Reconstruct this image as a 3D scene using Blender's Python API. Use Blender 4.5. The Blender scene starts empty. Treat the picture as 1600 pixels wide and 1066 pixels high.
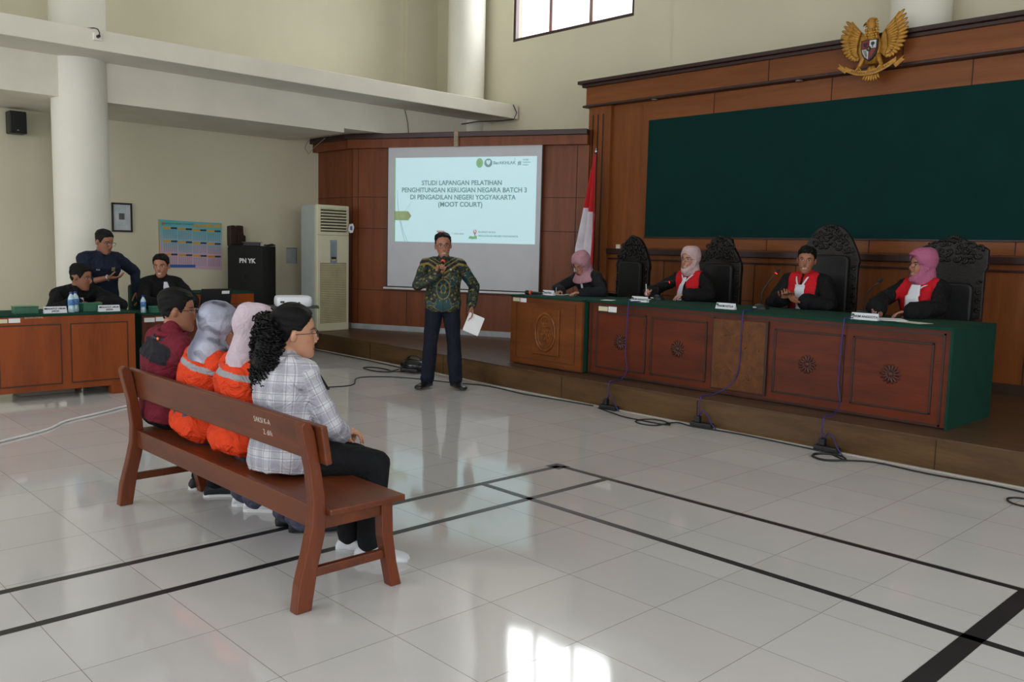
import bpy, bmesh, math, random
import numpy as np
from mathutils import Vector, Matrix, Euler, Quaternion
R = math.radians
random.seed(7)
C = bpy.context.scene.collection
SC = bpy.context.scene
# ---------------------------------------------------------------- camera
cam_d = bpy.data.cameras.new('camera'); cam = bpy.data.objects.new('camera', cam_d); C.objects.link(cam)
F_PX, YAW, PITCH, ROLL = 1364.15, R(46.1475), R(6.0917), R(1.3625)
cam_d.sensor_width = 36; cam_d.lens = F_PX/1600*36; cam_d.clip_start = .05; cam_d.clip_end = 200
fw = Vector((-math.sin(YAW)*math.cos(PITCH), math.cos(YAW)*math.cos(PITCH), -math.sin(PITCH)))
r0 = fw.cross(Vector((0,0,1))).normalized(); u0 = r0.cross(fw)
cr, sr = math.cos(ROLL), math.sin(ROLL)
rr = r0*cr+u0*sr; uu = u0*cr-r0*sr
M = Matrix((rr, uu, -fw)).transposed().to_4x4(); M.translation = Vector((0,0,1.52))
cam.matrix_world = M
SC.camera = cam
SC.view_settings.view_transform = 'Standard'; SC.view_settings.look = 'None'
SC.view_settings.gamma = 1; SC.view_settings.use_curve_mapping = False
SC.view_settings.exposure = -0.72
# ---------------------------------------------------------------- sky, daylight at the seen back window, lamps added at guessed windows
W = bpy.data.worlds.new('world'); SC.world = W; W.use_nodes = True
bg = W.node_tree.nodes['Background']; bg.inputs[0].default_value = (.93,.97,1,1); bg.inputs[1].default_value = 3.0
def area(name, loc, rot, sx, sy, power, col=(1,1,1)):
    l = bpy.data.lights.new(name, 'AREA'); l.shape = 'RECTANGLE'; l.size = sx; l.size_y = sy; l.energy = power; l.color = col
    o = bpy.data.objects.new(name, l); C.objects.link(o); o.location = loc; o.rotation_euler = rot; return o
DAY = (.93,.97,1.0)
area('daylight_back_window', (-9.09,9.9,5.45), (R(-90),0,0), 2.35, 1.35, 170, DAY)            # behind window_1, faces -Y
area('added_daylight_right', (3.42,0.2,2.4), (0,R(90),0), 2.6, 2.6, 260, DAY)  # added lamp before an unseen window, guessed as daylight source
area('added_daylight_right', (3.42,4.6,2.4), (0,R(90),0), 2.6, 2.6, 130, DAY)  # second added lamp on the unseen right wall
area('added_daylight_front', (-9.0,-3.92,3.0), (R(90),0,0), 3.2, 2.8, 210, DAY)  # three lamps added at guessed windows behind the camera
area('added_daylight_front', (-4.0,-3.92,3.0), (R(90),0,0), 3.2, 2.8, 170, DAY)
area('added_daylight_front', (1.0,-3.92,3.0), (R(90),0,0), 3.2, 2.8, 120, DAY)

# ---------------------------------------------------------------- materials
def srgb(r, g, b):
    f = lambda c: (c/255/12.92) if c/255 <= .04045 else ((c/255+.055)/1.055)**2.4
    return (f(r), f(g), f(b), 1)
MATS = {}
class NT:
    def __init__(s, name):
        s.m = bpy.data.materials.new(name); s.m.use_nodes = True; s.t = s.m.node_tree
        s.b = s.t.nodes['Principled BSDF']
    def n(s, ty, **kw):
        nd = s.t.nodes.new(ty)
        for k, v in kw.items():
            if k.startswith('i_'):
                key = k[2:]; key = int(key) if key.isdigit() else key
                nd.inputs[key].default_value = v
            else: setattr(nd, k, v)
        return nd
    def l(s, a, b): s.t.links.new(a, b)
    def math(s, op, a, b=None, c=None):
        nd = s.t.nodes.new('ShaderNodeMath'); nd.operation = op
        for i, v in enumerate((a, b, c)):
            if v is None: continue
            if isinstance(v, (int, float)): nd.inputs[i].default_value = v
            else: s.l(v, nd.inputs[i])
        return nd.outputs[0]
    def mix(s, fac, a, b, mode='MIX'):
        nd = s.t.nodes.new('ShaderNodeMix'); nd.data_type = 'RGBA'; nd.blend_type = mode
        for i, v in ((0, fac), (6, a), (7, b)):
            if isinstance(v, (int, float)): nd.inputs[i].default_value = v
            elif isinstance(v, tuple): nd.inputs[i].default_value = v
            else: s.l(v, nd.inputs[i])
        return nd.outputs[2]
def mat(name, col, rough=.6, metal=0, var=.12, scale=6, bump=0, bscale=60, spec=.5, emit=0, coat=0, alpha=1, stretch=None, wr=0):
    if name in MATS: return MATS[name]
    T = NT(name); tc = T.n('ShaderNodeTexCoord'); vec = tc.outputs['Object']
    if stretch:
        mp = T.n('ShaderNodeMapping'); mp.inputs['Scale'].default_value = stretch; T.l(vec, mp.inputs[0]); vec = mp.outputs[0]
    no = T.n('ShaderNodeTexNoise', i_Scale=scale, i_Detail=4.0); T.l(vec, no.inputs['Vector'])
    ra = T.n('ShaderNodeMapRange'); ra.inputs[3].default_value = 1-var; ra.inputs[4].default_value = 1+var
    ra.inputs[1].default_value = .3; ra.inputs[2].default_value = .7
    T.l(no.outputs['Fac'], ra.inputs[0])
    c = T.mix(1.0, col, ra.outputs[0], 'MULTIPLY'); T.l(c, T.b.inputs['Base Color'])
    T.b.inputs['Roughness'].default_value = rough; T.b.inputs['Metallic'].default_value = metal
    T.b.inputs['Specular IOR Level'].default_value = spec; T.b.inputs['Coat Weight'].default_value = coat; T.b.inputs['Coat Roughness'].default_value = .15
    if emit:
        T.l(c, T.b.inputs['Emission Color']); T.b.inputs['Emission Strength'].default_value = emit
    if bump:
        n2 = T.n('ShaderNodeTexNoise', i_Scale=bscale, i_Detail=3.0); T.l(vec, n2.inputs['Vector'])
        bu = T.n('ShaderNodeBump'); bu.inputs['Strength'].default_value = bump; bu.inputs['Distance'].default_value = .01
        T.l(n2.outputs['Fac'], bu.inputs['Height']); T.l(bu.outputs[0], T.b.inputs['Normal'])
        if wr: wrinkle(T, tc, bu, wr)
    MATS[name] = T.m; return T.m
def wood(name, col, dark, rough=.35, stretch=(1,1,12), scale=2.2, coat=.15, bump=.05):
    if name in MATS: return MATS[name]
    T = NT(name); tc = T.n('ShaderNodeTexCoord'); mp = T.n('ShaderNodeMapping'); mp.inputs['Scale'].default_value = stretch
    T.l(tc.outputs['Object'], mp.inputs[0])
    n1 = T.n('ShaderNodeTexNoise', i_Scale=scale, i_Detail=6.0, i_Distortion=.6); T.l(mp.outputs[0], n1.inputs['Vector'])
    n2 = T.n('ShaderNodeTexNoise', i_Scale=scale*9, i_Detail=3.0); T.l(mp.outputs[0], n2.inputs['Vector'])
    f = T.math('ADD', T.math('MULTIPLY', n1.outputs['Fac'], .75), T.math('MULTIPLY', n2.outputs['Fac'], .25))
    ra = T.n('ShaderNodeMapRange', i_1=.36, i_2=.64); T.l(f, ra.inputs[0])
    T.l(T.mix(ra.outputs[0], dark, col), T.b.inputs['Base Color'])
    T.b.inputs['Roughness'].default_value = rough; T.b.inputs['Coat Weight'].default_value = coat*.3; T.b.inputs['Coat Roughness'].default_value = .2; T.b.inputs['Specular IOR Level'].default_value = .28
    bu = T.n('ShaderNodeBump'); bu.inputs['Strength'].default_value = bump; bu.inputs['Distance'].default_value = .005
    T.l(f, bu.inputs['Height']); T.l(bu.outputs[0], T.b.inputs['Normal'])
    MATS[name] = T.m; return T.m
def wrinkle(T, tc, bu, amount):
    n3 = T.n('ShaderNodeTexNoise', i_Scale=9.0, i_Detail=3.0, i_Distortion=1.6); T.l(tc.outputs['Object'], n3.inputs['Vector'])
    rid = T.math('ABSOLUTE', T.math('SUBTRACT', n3.outputs['Fac'], .5)); b2 = T.n('ShaderNodeBump'); b2.inputs['Strength'].default_value = amount; b2.inputs['Distance'].default_value = .05
    T.l(rid, b2.inputs['Height']); T.l(b2.outputs[0], bu.inputs['Normal'])
def vcol_mat(name, rough=.75, bump=.1, bscale=300, spec=.3, sheen=0, wr=0):
    if name in MATS: return MATS[name]
    T = NT(name); at = T.n('ShaderNodeAttribute', attribute_name='Col'); tc = T.n('ShaderNodeTexCoord')
    no = T.n('ShaderNodeTexNoise', i_Scale=35.0, i_Detail=3.0); T.l(tc.outputs['Object'], no.inputs['Vector'])
    ra = T.n('ShaderNodeMapRange', i_3=.9, i_4=1.1); T.l(no.outputs['Fac'], ra.inputs[0])
    T.l(T.mix(1.0, at.outputs['Color'], ra.outputs[0], 'MULTIPLY'), T.b.inputs['Base Color'])
    T.b.inputs['Roughness'].default_value = rough; T.b.inputs['Specular IOR Level'].default_value = spec
    T.b.inputs['Sheen Weight'].default_value = sheen
    if bump:
        n2 = T.n('ShaderNodeTexNoise', i_Scale=bscale, i_Detail=2.0); T.l(tc.outputs['Object'], n2.inputs['Vector'])
        bu = T.n('ShaderNodeBump'); bu.inputs['Strength'].default_value = bump; bu.inputs['Distance'].default_value = .002
        T.l(n2.outputs['Fac'], bu.inputs['Height']); T.l(bu.outputs[0], T.b.inputs['Normal'])
        if wr: wrinkle(T, tc, bu, wr)
    MATS[name] = T.m; return T.m
# ---------------------------------------------------------------- mesh builder
V = Vector
def frame_of(d, up=V((0,0,1))):
    d = V(d).normalized()
    if abs(d.dot(up)) > .98: up = V((0,1,0))
    x = d.cross(up).normalized(); y = x.cross(d); return x, y, d
class MB:
    def __init__(s): s.v = []; s.f = []
    def add(s, vs, fs):
        o = len(s.v); s.v += [V(p) for p in vs]; s.f += [[o+i for i in f] for f in fs]; return s
    def bb(s, x0, x1, y0, y1, z0, z1, m=None):
        p = [V((x,y,z)) for z in (z0,z1) for y in (y0,y1) for x in (x0,x1)]
        if m: p = [m @ q for q in p]
        return s.add(p, [(0,2,3,1),(4,5,7,6),(0,1,5,4),(2,6,7,3),(0,4,6,2),(1,3,7,5)])
    def box(s, c, d, m=None):
        h = [q/2 for q in d]
        mm = Matrix.Translation(c) @ m.to_4x4() if m else Matrix.Translation(c)
        return s.bb(-h[0],h[0],-h[1],h[1],-h[2],h[2], mm)
    def rings(s, rs, close=True):
        n = len(rs[0]); o = len(s.v); vs = []; fs = []
        for r in rs: vs += r
        for i in range(len(rs)-1):
            for j in range(n): a = i*n+j; b = i*n+(j+1) % n; fs.append((a,b,b+n,a+n))
        if close:
            c0 = sum(rs[0], V())/n; c1 = sum(rs[-1], V())/n; k = len(vs); vs += [c0, c1]
            for j in range(n):
                fs.append((k,(j+1) % n,j)); b = (len(rs)-1)*n; fs.append((k+1,b+j,b+(j+1) % n))
        return s.add(vs, fs)
    def ring(s, c, ax, ay, rx, ry, n=20, pw=2.0):
        out = []
        for i in range(n):
            a = 2*math.pi*i/n; ca, sa = math.cos(a), math.sin(a)
            out.append(V(c)+V(ax)*(rx*math.copysign(abs(ca)**(2/pw), ca))+V(ay)*(ry*math.copysign(abs(sa)**(2/pw), sa)))
        return out
    def cyl(s, p0, p1, r0, r1=None, n=16):
        r1 = r0 if r1 is None else r1; p0 = V(p0); p1 = V(p1); x, y, d = frame_of(p1-p0)
        return s.rings([s.ring(p0,x,y,r0,r0,n), s.ring(p1,x,y,r1,r1,n)])
    def cap(s, p0, p1, r0, r1, n=14, flat=1.0, up=None):
        p0 = V(p0); p1 = V(p1); d = p1-p0
        if d.length < 1e-6: d = V((0,0,1e-4)); p1 = p0+d
        x, y, dd = frame_of(d, up or V((0,0,1))); rs = []
        for k in (85,60,30,0): a = R(k); rs.append(s.ring(p0-dd*r0*math.sin(a), x, y, r0*math.cos(a), r0*math.cos(a)*flat, n))
        for k in (0,30,60,85): a = R(k); rs.append(s.ring(p1+dd*r1*math.sin(a), x, y, r1*math.cos(a), r1*math.cos(a)*flat, n))
        return s.rings(rs)
    def ell(s, c, rx, ry, rz, m=None, n=16, k=9):
        rs = []
        for i in range(k):
            a = -math.pi/2+math.pi*(i+.5)/k; q = []
            for j in range(n):
                b = 2*math.pi*j/n; p = V((rx*math.cos(a)*math.cos(b), ry*math.cos(a)*math.sin(b), rz*math.sin(a)))
                q.append(V(c)+(m @ p if m else p))
            rs.append(q)
        return s.rings(rs)
    def tube(s, pts, r, n=8, closed=False):
        pts = [V(p) for p in pts]; rs = []; m = len(pts)
        up = V((0,0,1)); d0 = (pts[1]-pts[0]).normalized()
        if abs(d0.dot(up)) > .9: up = V((1,0,0))
        x = d0.cross(up).normalized()
        for i, p in enumerate(pts):
            d = (pts[min(i+1,m-1)]-pts[max(i-1,0)]) if not closed else (pts[(i+1) % m]-pts[i-1])
            d.normalize(); x = (x-d*x.dot(d)).normalized(); y = d.cross(x)
            rad = r[i] if isinstance(r, (list,tuple)) else r
            rs.append(s.ring(p, x, y, rad, rad, n))
        if closed: rs.append(rs[0])
        return s.rings(rs, not closed)
    def lathe(s, prof, c=(0,0,0), n=24):
        rs = [s.ring(V(c)+V((0,0,z)), V((1,0,0)), V((0,1,0)), r, r, n) for r, z in prof]
        return s.rings(rs)
    def prism(s, poly, fn, t0, t1):
        """poly 2d outline; fn(u,v,t) gives the 3d point"""
        n = len(poly); vs = [fn(u,v,t0) for u,v in poly]+[fn(u,v,t1) for u,v in poly]
        fs = [(i,(i+1) % n,(i+1) % n+n,i+n) for i in range(n)]+[list(range(n))[::-1], list(range(n,2*n))]
        return s.add(vs, fs)
    def build(s, name, m, parent=None, smooth=False, bevel=0, loc=None, rotz=0):
        me = bpy.data.meshes.new(name); me.from_pydata([tuple(p) for p in s.v], [], s.f)
        bm = bmesh.new(); bm.from_mesh(me); bmesh.ops.recalc_face_normals(bm, faces=bm.faces); bm.to_mesh(me); bm.free()
        me.materials.append(m); o = bpy.data.objects.new(name, me); C.objects.link(o)
        if smooth:
            for p in me.polygons: p.use_smooth = True
            if smooth == 'auto':
                try: me.set_sharp_from_angle(angle=R(40))
                except Exception: pass
        if bevel:
            b = o.modifiers.new('bevel', 'BEVEL'); b.width = bevel; b.segments = 2; b.limit_method = 'ANGLE'
        if parent: o.parent = parent
        if loc is not None: o.location = loc
        o.rotation_euler[2] = rotz
        return o
def tag(o, label=None, cat=None, group=None, kind=None):
    if label: o['label'] = label
    if cat: o['category'] = cat
    if group: o['group'] = group
    if kind: o['kind'] = kind
    return o
def thing(name, label, cat, loc=(0,0,0), rz=0, group=None):
    o = bpy.data.objects.new(name, None); o.empty_display_size = .1; C.objects.link(o); o.location = loc; o.rotation_euler = (0,0,rz)
    return tag(o, label, cat, group)
def text(name, body, size, m, parent, mw, extrude=.0006, align='CENTER', sx=1.0, bold=0):
    """flat lettering; mw maps the text's xy plane into the parent's space"""
    cu = bpy.data.curves.new(name, 'FONT'); cu.body = body; cu.size = size; cu.extrude = extrude; cu.align_x = align; cu.align_y = 'CENTER'
    cu.offset = bold; cu.space_line = 1.0
    t = bpy.data.objects.new(name+'_curve', cu); C.objects.link(t); dg = bpy.context.evaluated_depsgraph_get()
    me = bpy.data.meshes.new_from_object(t.evaluated_get(dg)); bpy.data.objects.remove(t); bpy.data.curves.remove(cu)
    me.transform(mw @ Matrix.Diagonal((sx,1,1,1))); me.materials.clear(); me.materials.append(m); me.name = name
    o = bpy.data.objects.new(name, me); C.objects.link(o); o.parent = parent; return o
def plane_m(origin, xdir, ydir):
    x = V(xdir).normalized(); y = V(ydir).normalized(); z = x.cross(y)
    m = Matrix((x, y, z)).transposed().to_4x4(); m.translation = V(origin); return m
def copy_tree(o, parent=None):
    c = o.copy(); C.objects.link(c); c.parent = parent
    for ch in list(o.children): copy_tree(ch, c)
    return c
# ================================================================= THE ROOM
WALL = mat('painted wall', srgb(214,208,184), .85, var=.035, scale=1.2, bump=.05, bscale=25)
WALLW = mat('white beam paint', srgb(226,221,208), .8, var=.05, scale=2.5, bump=.06, bscale=20)
COLM = mat('column paint', srgb(226,223,212), .75, var=.03, scale=2, bump=.04, bscale=18)
CEIL = mat('ceiling paint', srgb(215,214,206), .9, var=.03)
XL, XR, YF, YB, ZC = -12.3, 3.5, -4.0, 9.75, 6.4
def struct(name, mb, m, parent=None, **k):
    o = mb.build(name, m, parent, **k)
    if parent is None: o['kind'] = 'structure'
    return o
# floor: polished half-metre tiles with thin joints, each tile lying at a hair's tilt of its own
T = NT('polished floor tile'); tc = T.n('ShaderNodeTexCoord'); sp = T.n('ShaderNodeSeparateXYZ'); T.l(tc.outputs['Object'], sp.inputs[0])
fx = T.math('DIVIDE', T.math('SUBTRACT', sp.outputs[0], -2.655), .5); fy = T.math('DIVIDE', T.math('SUBTRACT', sp.outputs[1], 1.46), .5)
def edge(f): return T.math('ABSOLUTE', T.math('SUBTRACT', T.math('FRACT', f), .5))
mx = T.math('MAXIMUM', edge(fx), edge(fy)); joint = T.math('GREATER_THAN', mx, .4965)
cb = T.n('ShaderNodeCombineXYZ'); T.l(T.math('FLOOR', fx), cb.inputs[0]); T.l(T.math('FLOOR', fy), cb.inputs[1])
wn = T.n('ShaderNodeTexWhiteNoise', noise_dimensions='3D'); T.l(cb.outputs[0], wn.inputs['Vector'])
no = T.n('ShaderNodeTexNoise', i_Scale=3.0, i_Detail=5.0); T.l(tc.outputs['Object'], no.inputs['Vector'])
tone = T.math('ADD', T.math('MULTIPLY', wn.outputs['Value'], .05), T.math('ADD', T.math('MULTIPLY', no.outputs['Fac'], .08), .90))
base = T.mix(1.0, srgb(202,199,199), tone, 'MULTIPLY'); base = T.mix(joint, base, srgb(146,141,136)); T.l(base, T.b.inputs['Base Color'])
T.b.inputs['Roughness'].default_value = .07; T.b.inputs['IOR'].default_value = 1.5; T.b.inputs['Specular IOR Level'].default_value = .72
ge = T.n('ShaderNodeNewGeometry')
sb = T.n('ShaderNodeVectorMath', operation='SUBTRACT'); T.l(wn.outputs['Color'], sb.inputs[0]); sb.inputs[1].default_value = (.5,.5,.5)
scv = T.n('ShaderNodeVectorMath', operation='SCALE'); T.l(sb.outputs[0], scv.inputs[0]); scv.inputs['Scale'].default_value = .009
no2 = T.n('ShaderNodeTexNoise', i_Scale=2.6, i_Detail=1.0); T.l(tc.outputs['Object'], no2.inputs['Vector'])
sb2 = T.n('ShaderNodeVectorMath', operation='SUBTRACT'); T.l(no2.outputs['Color'], sb2.inputs[0]); sb2.inputs[1].default_value = (.5,.5,.5)
sc2 = T.n('ShaderNodeVectorMath', operation='SCALE'); T.l(sb2.outputs[0], sc2.inputs[0]); sc2.inputs['Scale'].default_value = .022
ad = T.n('ShaderNodeVectorMath', operation='ADD'); T.l(scv.outputs[0], ad.inputs[0]); T.l(sc2.outputs[0], ad.inputs[1])
ad2 = T.n('ShaderNodeVectorMath', operation='ADD'); T.l(ad.outputs[0], ad2.inputs[0]); T.l(ge.outputs['Normal'], ad2.inputs[1])
nz = T.n('ShaderNodeVectorMath', operation='NORMALIZE'); T.l(ad2.outputs[0], nz.inputs[0]); T.l(nz.outputs[0], T.b.inputs['Normal'])
struct('floor', MB().bb(XL-.2, XR+.2, YF-.2, YB+.2, -.1, 0), T.m)
struct('ceiling', MB().bb(XL-.2, XR+.2, YF-.2, YB+.2, ZC, ZC+.15), CEIL)
struct('wall_left', MB().bb(XL-.2, XL, YF-.2, YB+.2, 0, ZC), WALL)
def wall_with_holes(axis, p0, p1, lo, hi, z0, z1, holes):
    """a wall slab split around rectangular openings (a0,a1,b0,b1)"""
    mb = MB(); xs = sorted({lo, hi, *[h[0] for h in holes], *[h[1] for h in holes]}); zs = sorted({z0, z1, *[h[2] for h in holes], *[h[3] for h in holes]})
    for i in range(len(xs)-1):
        for j in range(len(zs)-1):
            cx = (xs[i]+xs[i+1])/2; cz = (zs[j]+zs[j+1])/2
            if any(h[0] < cx < h[1] and h[2] < cz < h[3] for h in holes): continue
            if axis == 'y': mb.bb(xs[i], xs[i+1], p0, p1, zs[j], zs[j+1])
            else: mb.bb(p0, p1, xs[i], xs[i+1], zs[j], zs[j+1])
    return mb
struct('wall_back', wall_with_holes('y', YB, YB+.2, XL-.2, XR+.2, 0, ZC, [(-10.3,-7.88,4.74,6.16)]), WALL)
struct('wall_right', wall_with_holes('x', XR, XR+.2, YF, YB, 0, ZC, [(-1.1,1.5,1.1,3.7),(3.3,5.9,1.1,3.7)]), WALL)
FH = [(-10.6,-7.4,1.6,4.4),(-5.6,-2.4,1.6,4.4),(-.6,2.6,1.6,4.4)]
struct('wall_front', wall_with_holes('y', YF-.2, YF, XL-.2, XR+.2, 0, ZC, FH), WALL)
FRM = mat('dark brown window frame', srgb(58,38,38), .5, var=.1)
PINK = mat('pale pinkish window mullion', srgb(150,118,112), .6)  # mullions paler and pinker than the frame
gl = NT('window glass'); gl.t.nodes.remove(gl.b); tr = gl.n('ShaderNodeBsdfTransparent'); gs = gl.n('ShaderNodeBsdfGlossy', i_Roughness=.02)
ms = gl.n('ShaderNodeMixShader', i_0=.06); gl.l(tr.outputs[0], ms.inputs[1]); gl.l(gs.outputs[0], ms.inputs[2]); gl.l(ms.outputs[0], gl.t.nodes['Material Output'].inputs[0])
GLASS = gl.m
def window(n, P, w, h, depth_dir, ncol, nrow, mull=FRM):
    """P(u,v,t): u along the wall, v up, t outwards through the wall"""
    o = bpy.data.objects.new('window_%d' % n, None); C.objects.link(o); o['kind'] = 'structure'
    def bar(mb, u0, u1, v0, v1, t0=.02, t1=.09):
        c = [P(u,v,t) for t in (t0,t1) for v in (v0,v1) for u in (u0,u1)]
        mb.add(c, [(0,2,3,1),(4,5,7,6),(0,1,5,4),(2,6,7,3),(0,4,6,2),(1,3,7,5)])
    fr = MB(); bar(fr,0,.05,0,h); bar(fr,w-.05,w,0,h); bar(fr,.05,w-.05,0,.05); bar(fr,.05,w-.05,h-.05,h); fr.build('window_frame', FRM, o)
    mu = MB()
    for i in range(1, ncol): u = w*i/ncol; bar(mu, u-.03, u+.03, .05, h-.05)
    for i in range(1, nrow): v = h*i/nrow; bar(mu, .05, w-.05, v-.02, v+.02, .03, .08)
    mu.build('mullion', mull, o)
    for i in range(ncol):
        pn = MB(); bar(pn, w*i/ncol+(.05 if i == 0 else .03), w*(i+1)/ncol-(.05 if i == ncol-1 else .03), .05, h-.05, .05, .056); pn.build('window_pane', GLASS, o)
    return o
window(1, lambda u,v,t: V((-10.3+u,YB+t,4.74+v)), 2.42, 1.42, 1, 3, 1, PINK)
window(2, lambda u,v,t: V((XR+t,-1.1+u,1.1+v)), 2.6, 2.6, 1, 3, 2)  # unseen windows on the right wall, guessed for the daylight
window(3, lambda u,v,t: V((XR+t,3.3+u,1.1+v)), 2.6, 2.6, 1, 3, 2)
for i, h in enumerate(FH): window(4+i, lambda u,v,t: V((h[0]+u,YF-t,1.6+v)), 3.2, 2.8, 1, 4, 2)  # unseen windows behind the camera, also guessed for the daylight
# gallery beam and projecting ledge above the left wall
struct('trim_1', MB().bb(XL, -10.76, YF, 6.95, 3.085, 3.53).bb(XL, -10.76, 6.95, YB, 3.145, 3.53), WALLW)
struct('trim_2', MB().bb(XL, -10.1, YF, 9.72, 3.53, 3.745), WALLW, bevel=.008)
struct('trim_3', MB().bb(XL, XL+.12, 9.10, YB, 3.745, ZC).bb(-3.82,-3.71,9.70,YB,3.6,ZC), WALL)
struct('trim_4', MB().bb(-7.18, XR, 9.71, YB, 0, ZC), WALL)
def column(x, y, z0, z1):
    mb = MB(); mb.lathe([(.297,z0),(.297,z0+.4),(.297,z1)], (x,y,0), 48); o = mb.build('column', COLM, smooth='auto')
    o['kind'] = 'structure'; return o
column(-10.9, 3.48, 0, 3.53); column(-10.9, 3.48, 3.745, ZC); column(-11.0, 9.40, 3.745, ZC); column(-11.0, 9.40, .24, 3.53); column(-3.86, 9.44, 3.79, ZC)
# dais
DAIS = wood('laminate dais', srgb(104,78,48), srgb(80,57,34), .38, (1,6,6), 1.3, .1)
DTOP = wood('worn dais top', srgb(96,72,54), srgb(76,55,40), .4, (1,5,5), 1.1, .1)
dp = [(-12.3,6.66),(-10.9,6.64),(-8.6,6.60),(-7.0,6.50),(-5.3,6.47),(3.5,6.47),(3.5,9.75),(-12.3,9.75)]
pf = lambda u,v,t: V((u,v,t))
o = struct('trim_5', MB().prism(dp, pf, 0, .222), DAIS)
dp2 = [(x, y-.012 if y < 7 else y) for x, y in dp]
struct('trim_6', MB().prism(dp2, pf, .222, .24), DTOP)
SEAM = mat('dark seam', srgb(46,27,17), .7)
mb = MB()
for x in (-11.0,-9.6,-8.0,-6.0,-4.35,-2.32,-.3):
    y = 6.47 if x > -6 else np.interp(x, [-10.9,-8.6,-7,-5.3], [6.64,6.6,6.5,6.47]); mb.bb(x-.003, x+.003, y-.004, y+.02, .0, .222)
struct('trim_7', mb, SEAM)
# skirting paper strip along the foot of the dais
mb = MB(); pts = [(-12.3,6.655),(-10.9,6.635),(-8.6,6.595),(-7.0,6.495),(-5.3,6.465),(3.5,6.465)]
for a, b in zip(pts, pts[1:]): mb.prism([(a[0],a[1]-.028),(b[0],b[1]-.028),(b[0],b[1]),(a[0],a[1])], pf, 0, .006)
struct('baseboard_dais', mb, mat('pale grout strip', srgb(176,172,164), .6))
# ---------------------------------------------------------------- judges' panelling
PAN = wood('panel veneer', srgb(138,80,40), srgb(116,63,30), .42, (7,7,.6), 1.0, .06)
PANH = wood('panel veneer across', srgb(138,80,42), srgb(116,64,31), .42, (.6,7,7), 1.0, .06)
DKW = mat('dark moulding', srgb(52,28,26), .4, var=.1)
GRN = mat('green felt board', srgb(13,50,48), .95, var=.08, scale=3, bump=.25, bscale=400, spec=.15)
YP = 9.15
struct('wall_panelling', MB().bb(-7.67,XR,YP,9.70,.24,3.70), PAN)
mb = MB().bb(-8.06,-7.67,YP-.06,9.70,.24,3.43); struct('trim_8', mb, PAN, bevel=.004)
mb = MB()
for x in (-7.98,-7.89,-7.80): mb.bb(x-.011,x+.011,YP-.064,YP-.05,.5,3.33)
struct('trim_9', mb, DKW)
struct('trim_10', MB().bb(-8.09,XR,YP-.09,9.70,3.46,3.695), PANH)          # frieze band
struct('trim_11', MB().bb(-8.19,XR,YP-.17,9.70,3.735,3.78).bb(-8.14,XR,YP-.13,9.70,3.695,3.735), DKW, bevel=.006)
struct('trim_12', MB().bb(-8.13,XR,YP-.12,9.70,3.43,3.46), DKW, bevel=.006)
struct('trim_13', MB().bb(-7.07,XR,YP-.02,YP,3.185,3.425).bb(-7.07,XR,YP-.02,YP,1.56,1.69), PANH)
struct('trim_14', MB().bb(-7.07,XR,YP-.034,YP,1.685,1.705).bb(-7.67,XR,YP-.07,YP,1.475,1.545).bb(-7.67,XR,YP-.03,YP,1.40,1.42), DKW, bevel=.004)
mb = MB()
for x in (-6.1,-4.62,-3.2,-1.8): mb.bb(x-.004,x+.004,YP-.024,YP-.01,3.185,3.425)
for x in (-5.3,-4.1,-2.7): mb.bb(x-.004,x+.004,YP-.024,YP-.01,1.56,1.69)
for x in (-5.35,-3.85,-2.1): mb.bb(x-.004,x+.004,YP-.094,YP-.08,3.46,3.695)
for x in (-6.75,-6.05,-5.45,-4.93,-4.4,-3.62,-3.1,-2.55,-1.9): mb.bb(x-.004,x+.004,YP-.006,YP+.01,.34,1.40)
mb.bb(-7.67,-5.45,YP-.006,YP+.01,.96,.968)
struct('trim_15', mb, SEAM)
struct('baseboard_back', MB().bb(-7.67,XR,YP-.03,YP,.24,.34), mat('dark skirting', srgb(60,40,30), .5))
tag(MB().bb(-7.07,XR-.3,YP-.018,YP-.001,1.705,3.185).build('felt_board', GRN), 'huge dark green felt board on the wall above the judges', 'board')
# ---------------------------------------------------------------- panelling behind the projection screen (turned 26 degrees)
A = V((-11.3,7.45,0)); B = V((-8.03,9.055,0)); D = (B-A).normalized(); N = V((D.y,-D.x,0)); LEN = (B-A).length
Msc = Matrix((D, -N, V((0,0,1)))).transposed().to_4x4(); Msc.translation = A       # x along wall, y into wall, z up
def sbox(mb, s0, s1, d0, d1, z0, z1): return mb.bb(s0, s1, d0, d1, z0, z1, Msc)
PANS = wood('screen wall veneer', srgb(130,72,40), srgb(110,57,30), .42, (7,7,.6), 1.0, .06)
struct('wall_screen', sbox(MB(), 0, LEN+.02, 0, .12, .24, 3.04).bb(XL,-11.3,7.47,7.6,.24,3.04), PANS)
mb = sbox(MB(), -.03, LEN+.02, -.10, .12, 2.935, 3.06); mb.bb(XL-.0,-11.33,7.37,7.6,2.935,3.06); struct('trim_16', mb, PANS)
mb = sbox(MB(), -.05, LEN+.02, -.14, .12, 3.06, 3.135); mb.bb(XL-.0,-11.30,7.31,7.6,3.06,3.135); struct('trim_17', mb, DKW, bevel=.008)
mb = MB()
for s in (.10,.93,1.9,2.9,3.5):
    sbox(mb, s-.004, s+.004, -.004, .01, .33, .84)
    if s in (.10,3.5): sbox(mb, s-.004, s+.004, -.004, .01, .84, 2.935)
for z in (.84,1.76,2.225): sbox(mb, 0, LEN, -.004, .01, z-.004, z+.004); mb.bb(XL,-11.3,7.466,7.48,z-.004,z+.004)
sbox(mb, -.004, .004, -.004, .01, .33, 2.935)
struct('trim_18', mb, SEAM)
MARB = mat('grey marble skirting', srgb(168,172,176), .25, var=.15, scale=5)
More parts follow.
